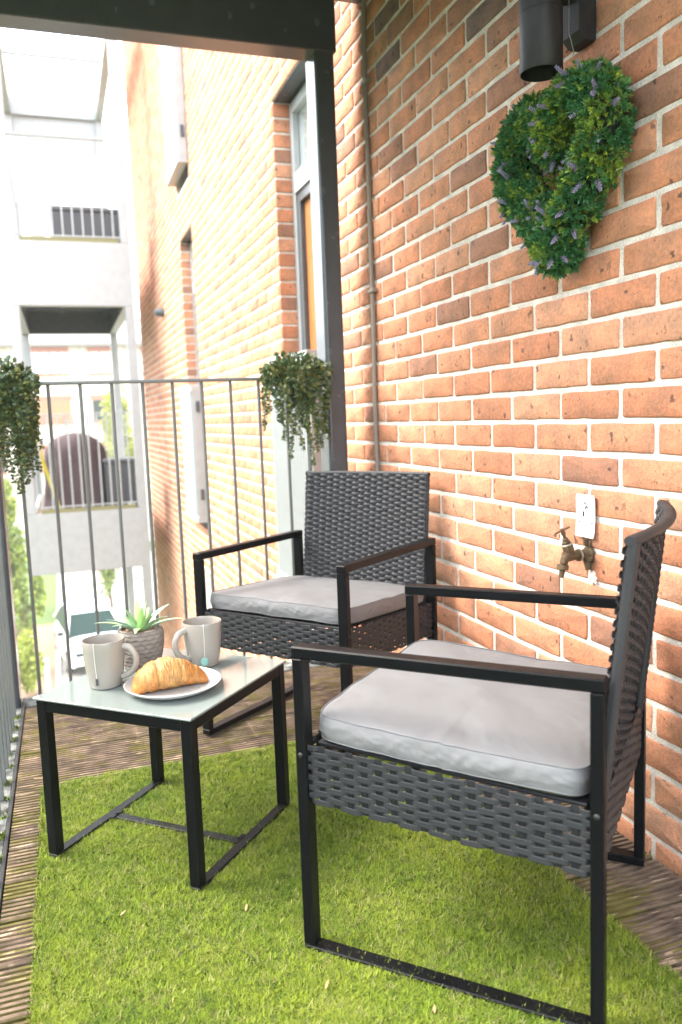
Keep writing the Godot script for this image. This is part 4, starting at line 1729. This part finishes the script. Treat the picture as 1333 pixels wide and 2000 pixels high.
func wall_tag() -> void:
	var t := thing("notice_card", "small white notice card with dark print on bricks above the tap", "sign", V(-0.003, 0.716, 1.125))
	var b := MB.new()
	# a card slightly bowed off the wall, rounded corners
	var pts := []
	for i in 9:
		for j in 7:
			var y := -0.05 + 0.1 * i / 8.0
			var z := -0.036 + 0.072 * j / 6.0
			pts.append(V(-0.004 - 0.004 * pow(absf(i - 4.0) / 4.0, 2.0) * (1.0 if i < 4 else 0.4), y, z * (0.93 if i == 0 or i == 8 else 1.0)))
	b.grid(pts, 7)
	if b.n[30].x > 0:
		orient_out(b)
	var back := pts.duplicate()
	var bb := MB.new()
	for i in back.size():
		back[i] += V(0.0012, 0, 0)
	b.grid(back, 7, true)
	part("card", b.mesh(M.white_card), t)
	for q in [[0.030, -0.001, 0.0030, 0.0085], [0.022, 0.004, 0.0040, 0.0035], [0.018, 0.001, 0.0045, 0.0030], [0.0205, 0.0085, 0.0060, 0.0020], [0.004, -0.006, 0.0120, 0.0052]]:
		var p := MB.new()
		p.box(V(-0.0056, q[0] - q[2] / 2, q[1] - q[3] / 2), V(-0.0050, q[0] + q[2] / 2, q[1] + q[3] / 2), 0.0)
		part("print", p.mesh(M.ink), t)
	for z in [-0.022, 0.026]:
		var s := MB.new()
		s.lathe([Vector2(0.0, 0.002), Vector2(0.0022, 0.0015), Vector2(0.0028, 0.0)], 10, Transform3D(Basis(Vector3.DOWN, Vector3.LEFT, Vector3.BACK), V(-0.005, -0.015, z)))
		part("screw", s.mesh(M.brass_bare), t)


# ---------------------------------------------------------------- the neighbouring balconies and the street
func neighbour_balcony(base: float, label: String, top_frame: bool) -> void:
	var x0 := -1.57
	var x1 := -0.255
	var z0 := -6.9
	var z1 := -9.9
	var t := thing("balcony", label, "balcony", V(0, base, 0), 0.0, "balconies along the house front")
	boxpart("fascia", V(x0, -0.69, z0 - 0.1), V(x1, 0.0, z0), M.pale_steel, t, 0.004)
	boxpart("fascia", V(x0, -0.69, z1), V(x1, 0.0, z1 + 0.1), M.pale_steel, t, 0.004)
	boxpart("fascia", V(x0, -0.69, z1 + 0.1005), V(x0 + 0.1, 0.0, z0 - 0.1005), M.pale_steel, t, 0.004)
	boxpart("fascia", V(x1 - 0.1, -0.69, z1 + 0.1005), V(x1, 0.0, z0 - 0.1005), M.pale_steel, t, 0.004)
	boxpart("soffit", V(x0 + 0.1005, -0.40, z1 + 0.1005), V(x1 - 0.1005, -0.30, z0 - 0.1005), M.steel, t, 0.0)
	boxpart("inner_beam", V(x0 + 0.1005, -0.688, z1 + 0.1005), V(x1 - 0.1005, -0.4005, z1 + 0.112), M.steel, t, 0.0)
	boxpart("inner_beam", V(x0 + 0.1005, -0.688, z1 + 0.1125), V(x0 + 0.112, -0.4005, z0 - 0.1005), M.steel, t, 0.0)
	boxpart("inner_beam", V(x1 - 0.112, -0.688, z1 + 0.1125), V(x1 - 0.1005, -0.4005, z0 - 0.1005), M.steel, t, 0.0)
	boxpart("deck", V(x0 + 0.1005, -0.06, z1 + 0.1005), V(x1 - 0.1005, -0.01, z0 - 0.1005), M.decks[0], t, 0.0)
	boxpart("edge_board", V(x0 + 0.16, 0.0, z0 - 0.03), V(x1 - 0.12, 0.045, z0 - 0.005), M.yellow_moss, t)
	for x in [x0, x1 - 0.1]:
		for z in [z0 - 0.1, z1]:
			boxpart("column", V(x, 0.0005, z), V(x + 0.1, 2.289, z + 0.1), M.pale_steel, t, 0.004)
	var rail := Node3D.new()
	rail.name = "railing"
	t.add_child(rail)
	boxpart("top_rail", V(x0 + 0.101, 1.1, z0 - 0.07), V(x1 - 0.101, 1.115, z0 - 0.03), M.pale_steel, rail)
	boxpart("foot_rail", V(x0 + 0.101, 0.06, z0 - 0.06), V(x1 - 0.101, 0.075, z0 - 0.04), M.pale_steel, rail)
	boxpart("top_rail", V(x0 + 0.03, 1.1, z1 + 0.101), V(x0 + 0.07, 1.115, z0 - 0.101), M.pale_steel, rail)
	boxpart("top_rail", V(x0 + 0.101, 1.1, z1 + 0.03), V(x1 - 0.101, 1.115, z1 + 0.07), M.pale_steel, rail)
	var b := MB.new()
	b.box(V(-0.009, 0.0, -0.009), V(0.009, 1.0995, 0.009), 0.001)
	var bar := b.mesh(M.pale_steel)
	for i in 10:
		part("baluster", bar, rail, V(x0 + 0.18 + i * 0.107, 0, z0 - 0.05))
		part("baluster", bar, rail, V(x0 + 0.18 + i * 0.107, 0, z1 + 0.05))
	for i in 26:
		part("baluster", bar, rail, V(x0 + 0.05, 0, z0 - 0.19 - i * 0.107))
	if top_frame:
		var y := 2.29
		boxpart("roof_beam", V(x0, y, z0 - 0.1), V(x1, y + 0.26, z0), M.pale_steel, t, 0.004)
		boxpart("roof_beam", V(x0, y, z1), V(x1, y + 0.26, z1 + 0.1), M.pale_steel, t, 0.004)
		boxpart("roof_beam", V(x0, y, z1 + 0.1005), V(x0 + 0.1, y + 0.26, z0 - 0.1005), M.pale_steel, t, 0.004)
		boxpart("roof_beam", V(x1 - 0.1, y, z1 + 0.1005), V(x1, y + 0.26, z0 - 0.1005), M.pale_steel, t, 0.004)
		boxpart("glazing_bar", V(x0 + 0.1005, y + 0.2, -8.4), V(x1 - 0.1005, y + 0.25, -8.34), M.pale_steel, t)
		boxpart("back_panel", V(x0 + 0.1005, 1.80, z1 + 0.02), V(x1 - 0.1005, y - 0.001, z1 + 0.05), M.pale_steel, t)
	else:
		for z in [z0 - 0.1, z1]:
			boxpart("column", V(x1 - 0.1, -5.93 - base, z), V(x1, -0.691, z + 0.1), M.pale_steel, t, 0.004)


func balcony_things() -> void:
	# barbecue under a plum cover
	var t := thing("covered_barbecue", "plum coloured cloth cover draped over a barbecue on the far balcony", "barbecue", V(-1.0, -0.0095, -7.45))
	var f := noise(41, 3.0, 3)
	var pts := []
	var cols := 72
	for i in 22:
		var v := i / 21.0
		for k in cols:
			var a := TAU * k / cols
			var r: float
			var y: float
			if v < 0.72:
				y = 0.03 + v / 0.72 * 0.62
				r = 0.36 - 0.05 * v + 0.022 * sin(a * 9.0 + v * 2.0) * (1.0 - v)
			else:
				var q := (v - 0.72) / 0.28 * PI / 2
				y = 0.65 + 0.25 * sin(q)
				r = 0.324 * cos(q) + 0.002
			r *= 1.0 + 0.07 * f.get_noise_3d(cos(a), y * 1.4, sin(a))
			pts.append(V(cos(a) * r * 1.05, y, sin(a) * r * 0.9))
	var b := MB.new()
	b.grid(pts, cols, false, true)
	if b.n[cols * 5].dot(b.v[cols * 5] * V(1, 0, 1)) < 0:
		orient_out(b)
	part("cover", b.mesh(M.plum), t)
	for s in [-1.0, 1.0]:
		boxpart("leg", V(s * 0.22 - 0.015, 0.0, -0.02), V(s * 0.22 + 0.015, 0.2, 0.02), M.rubber, t)
	# storage boxes
	storage_box("dark grey lidded storage box beside the covered barbecue", V(-0.52, -0.0095, -7.32), V(0.34, 0.58, 0.5))
	storage_box("mid grey slatted storage box behind the upper balcony railing", V(-0.70, STOREY - 0.0095, -7.3), V(0.76, 0.42, 0.45))
	# folded yellow rake handle leaning in the corner
	var p := MB.new()
	p.tube([V(-1.44, 0.9, -7.02), V(-1.21, 0.0, -7.15)], 0.02, 8)
	tag(part("leaning_pole", p.mesh(M.yellow), self), "yellow pole leaning in the far balcony corner", "pole")
	var w := MB.new()
	w.lathe([Vector2(0, 0), Vector2(0.05, 0), Vector2(0.065, 0.1), Vector2(0.06, 0.1), Vector2(0.0, 0.085)], 18)
	tag(part("plant_pot", w.mesh(M.blind), self, V(-1.22, STOREY - 0.0095, -7.12)), "small white plant pot on the upper far balcony", "pot")
	var ball := MB.new()
	ball.lathe([Vector2(0.0, 0.0), Vector2(0.03, 0.008), Vector2(0.045, 0.04), Vector2(0.03, 0.078), Vector2(0.0, 0.086)], 16)
	tag(part("ball", ball.mesh(M.blind), self, V(-0.42, -0.0095, -7.0)), "small white ball on the deck by the dark storage box", "ball")
	# small wall spotlight on the far brickwork
	var sl := thing("bulkhead_light", "small grey light fixed to the house front near the far balcony", "lamp", V(-0.002, 2.15, -6.35))
	var s2 := MB.new()
	s2.lathe([Vector2(0, 0), Vector2(0.05, 0), Vector2(0.05, 0.02), Vector2(0.035, 0.09), Vector2(0, 0.1)], 16, Transform3D(Basis(Vector3.DOWN, Vector3.LEFT, Vector3.BACK), Vector3.ZERO))
	part("housing", s2.mesh(M.steel), sl)


func storage_box(label: String, at: Vector3, size: Vector3) -> void:
	var t := thing("storage_box", label, "box", at, 0.0, "storage boxes on the far balconies")
	var w := size.x / 2
	boxpart("body", V(-w, 0, -size.z / 2), V(w, size.y - 0.05, size.z / 2), M.box_grey, t, 0.01)
	boxpart("lid", V(-w - 0.012, size.y - 0.0495, -size.z / 2 - 0.012), V(w + 0.012, size.y, size.z / 2 + 0.012), M.box_grey, t, 0.012)
	var n := int(size.x / 0.11)
	for i in n:
		boxpart("panel_rib", V(-w + 0.02 + i * 0.11, 0.03, size.z / 2 + 0.0005), V(-w + 0.10 + i * 0.11, size.y - 0.07, size.z / 2 + 0.008), M.box_grey, t, 0.003)


func street() -> void:
	var G := -5.93
	var g := boxpart("ground", V(-160, G - 0.3, -220), V(160, G - 0.004, 120), M.lawn, self, 0.0)
	g.set_meta("kind", "structure")
	var road := boxpart("car_park", V(-1.62, G - 0.1, -42.0), V(14, G + 0.0, -9.3), M.paving, self, 0.0)
	road.set_meta("kind", "structure")
	var bed := boxpart("planting_bed", V(-3.2, G - 0.1, -27.0), V(-1.75, G + 0.03, -9.3), M.soil, self, 0.0)
	bed.set_meta("kind", "structure")
	var kb := Node3D.new()
	kb.name = "kerb"
	add_child(kb)
	kb.set_meta("kind", "structure")
	for i in 34:
		boxpart("kerb_stone", V(-1.748, G - 0.1, -9.32 - 0.94 * (i + 1)), V(-1.622, G + 0.11, -9.33 - 0.94 * i), M.kerbstone, kb, 0.012)
	for i in 14:
		boxpart("kerb_stone", V(-1.6 + 0.94 * i, G - 0.1, -33.64), V(-0.67 + 0.94 * i, G + 0.11, -33.5), M.kerbstone, kb, 0.012)
	var bo := thing("bollard", "white bollard standing in the soil beside the parked car", "bollard", V(-1.95, G + 0.03, -19.3))
	var bb := MB.new()
	bb.lathe([Vector2(0, -0.02), Vector2(0.07, -0.02), Vector2(0.07, 0.82), Vector2(0.06, 0.86), Vector2(0.0, 0.88)], 20)
	part("post", bb.mesh(M.car_white), bo)
	var cap := MB.new()
	cap.lathe([Vector2(0.072, 0.70), Vector2(0.073, 0.76)], 20)
	part("band", cap.mesh(M.rim), bo)
	car(V(-0.72, G, -22.2))
	shrub("bush", "yellow green bush below the balcony corner", V(-2.45, G + 0.03, -19.2), V(0.42, 1.5, 0.5), 1500, Color(0.24, 0.30, 0.03), Color(0.36, 0.38, 0.05), 301, 0.09)
	shrub("slim_tree", "tall yellow green tree rising behind the bollard", V(-2.85, G + 0.03, -21.5), V(0.55, 4.4, 0.7), 4200, Color(0.13, 0.20, 0.03), Color(0.34, 0.38, 0.05), 302, 0.10, 0.9)
	shrub("slim_tree", "young green tree beyond the parked car", V(0.05, G, -25.5), V(0.45, 2.0, 0.45), 1700, Color(0.11, 0.17, 0.03), Color(0.26, 0.30, 0.06), 303, 0.09, 1.3)
	shrub("broad_tree", "yellow green tree in front of the cream house", V(0.95, G, -30.0), V(0.75, 3.4, 0.75), 2900, Color(0.24, 0.29, 0.03), Color(0.40, 0.40, 0.05), 304, 0.13, 4.4)
	shrub("broad_tree", "dark green tree at the end of the cream house", V(-4.6, G, -30.0), V(1.2, 4.0, 1.2), 2900, Color(0.10, 0.16, 0.03), Color(0.28, 0.32, 0.05), 305, 0.13, 2.2)
	for i in 6:  # unseen trees added on the open side to cut low sky light on the wall
		shrub("broad_tree", "unseen broad leafy tree added across the lawn to block low sky from the balcony", V(-10.5 + 0.8 * (i % 2), G, -11.0 + i * 4.6), V(2.4, 6.6, 2.4), 3000, Color(0.05, 0.09, 0.02), Color(0.11, 0.16, 0.03), 320 + i, 0.34, 2.6, "added trees out of view")
	far_house()


func car(at: Vector3) -> void:
	var t := thing("parked_car", "white hatchback parked nose out below the far balcony", "car", at, 0.12)
	# stations along z (front at +z): body cross-sections
	var st := [[2.02, 0.35, 0.62, 0.70], [1.95, 0.28, 0.72, 0.80], [1.5, 0.24, 0.84, 0.85], [0.95, 0.22, 0.93, 0.87], [0.0, 0.22, 0.98, 0.88], [-1.0, 0.22, 1.0, 0.88], [-1.75, 0.24, 0.98, 0.86], [-1.98, 0.30, 0.9, 0.80], [-2.04, 0.4, 0.75, 0.74]]
	var b := MB.new()
	var pts := []
	var cols := 13
	for s in st:
		for k in cols:
			var u := float(k) / (cols - 1) * 2.0 - 1.0
			var e := pow(absf(sin(u * PI / 2)), 0.5) * signf(u)
			var y: float = lerpf(s[1], s[2], pow(maxf(0.0, cos(u * PI / 2)), 0.35))
			pts.append(V(e * s[3], y, s[0]))
	b.grid(pts, cols)
	if b.n[cols * 4 + 6].y < 0:
		orient_out(b)
	for e in [0, st.size() - 1]:
		for k in range(1, cols - 1):
			var o: int = e * cols
			b.tri(b.v[o], b.v[o + k], b.v[o + k + 1], V(0, 0, 1 if e == 0 else -1))
	part("body", b.mesh(M.car_white), t)
	# cabin: windscreen, side glass, roof
	var cab := MB.new()
	var lo := [V(-0.78, 0.92, 0.95), V(0.78, 0.92, 0.95), V(0.80, 0.96, -1.9), V(-0.80, 0.96, -1.9)]
	var hi := [V(-0.60, 1.42, 0.20), V(0.60, 1.42, 0.20), V(0.60, 1.42, -1.45), V(-0.60, 1.42, -1.45)]
	var ns := [V(0, 0.8, 0.6), V(1, 0.3, 0), V(0, 0.5, -1), V(-1, 0.3, 0)]
	var nm := ["windscreen", "side_window", "rear_window", "side_window"]
	for i in 4:
		var g := MB.new()
		var j := (i + 1) % 4
		g.quad(lo[i], lo[j], hi[j], hi[i], (ns[i] as Vector3).normalized())
		part(nm[i], g.mesh(M.car_glass), t)
	cab.box(V(-0.61, 1.40, -1.47), V(0.61, 1.46, 0.22), 0.03)
	for i in 4:
		cab.tube([lo[i], hi[i]], 0.035, 6)
	part("roof", cab.mesh(M.car_white), t)
	for s in [-1.0, 1.0]:
		var m := MB.new()
		m.box(V(s * 0.93 - 0.09, 0.93, 0.62), V(s * 0.93 + 0.09, 1.05, 0.74), 0.03)
		part("wing_mirror", m.mesh(M.tyre), t)
		var h := MB.new()
		h.box(V(s * 0.56 - 0.16, 0.60, 1.93), V(s * 0.56 + 0.16, 0.70, 2.03), 0.02)
		part("headlight", h.mesh(M.car_glass), t)
		for z in [1.28, -1.3]:
			var wt := Transform3D(Basis(V(0, 1, 0), V(s, 0, 0), V(0, 0, s)), V(s * 0.70, 0.31, z))
			var w := MB.new()
			w.lathe([Vector2(0.18, 0.0), Vector2(0.30, 0.0), Vector2(0.31, 0.03), Vector2(0.31, 0.16), Vector2(0.30, 0.19), Vector2(0.2, 0.19)], 26, wt)
			var wo := part("wheel", w.mesh(M.tyre), t)
			var ri := MB.new()
			ri.lathe([Vector2(0.2, 0.185), Vector2(0.05, 0.17), Vector2(0.0, 0.175)], 20, wt)
			part("rim", ri.mesh(M.rim), wo)
	boxpart("grille", V(-0.38, 0.44, 1.99), V(0.38, 0.56, 2.035), M.tyre, t)
	boxpart("number_plate", V(-0.26, 0.32, 2.0), V(0.26, 0.42, 2.04), M.blind, t)


func far_house() -> void:
	var G := -5.93
	var t := thing("cream_house", "long cream house with red brick window heads across the car park", "house", V(0, G, -46.0))
	boxpart("wall", V(-16, 0, -8), V(14, 11.43, 0), M.render_wall, t, 0.0)
	var r := MB.new()
	for s in [-1.0, 1.0]:
		r.quad(V(-16.6, 11.48, -4 + s * 4.7), V(14.6, 11.48, -4 + s * 4.7), V(14.6, 13.38, -4), V(-16.6, 13.38, -4), V(0, 4.7, s * 1.9).normalized())
	for x in [-16.0, 14.0]:
		r.tri(V(x, 11.38, -8), V(x, 11.38, 0), V(x, 13.28, -4), V(signf(x), 0, 0))
	part("roof", r.mesh(M.roof_tile), t)
	boxpart("gutter", V(-16.6, 11.34, 0.35), V(14.6, 11.48, 0.62), M.roof_tile, t, 0.03)
	for k in range(-6, 6):
		var xc := -1.42 + k * 3.0
		var wd := 1.9 if posmod(k, 2) == 0 else 1.15
		if posmod(k, 2) == 1:
			xc -= 0.3
		for fl in 4:
			var y0: float = [9.83, 7.13, 4.43, 1.5][fl]
			var w := boxpart("window", V(xc - wd / 2, y0, 0.002), V(xc + wd / 2, y0 + 1.25, 0.03), M.brown_frame, t, 0.0)
			var n := 4 if wd > 1.5 else 2
			for i in n:
				var pw := wd / n
				boxpart("pane", V(xc - wd / 2 + i * pw + 0.05, y0 + 0.06, 0.0305), V(xc - wd / 2 + (i + 1) * pw - 0.05, y0 + 1.19, 0.045), M.blind if fl == 0 else M.timber if posmod(k, 4) == 0 else M.car_glass, w, 0.0)
			boxpart("brick_head", V(xc - wd / 2 - 0.1, y0 + 1.2505, 0.002), V(xc + wd / 2 + 0.1, y0 + 1.5, 0.05), M.red_brick, t, 0.0)
			boxpart("window_sill", V(xc - wd / 2 - 0.1, y0 - 0.09, 0.002), V(xc + wd / 2 + 0.1, y0 - 0.002, 0.1), M.red_brick, t, 0.0)
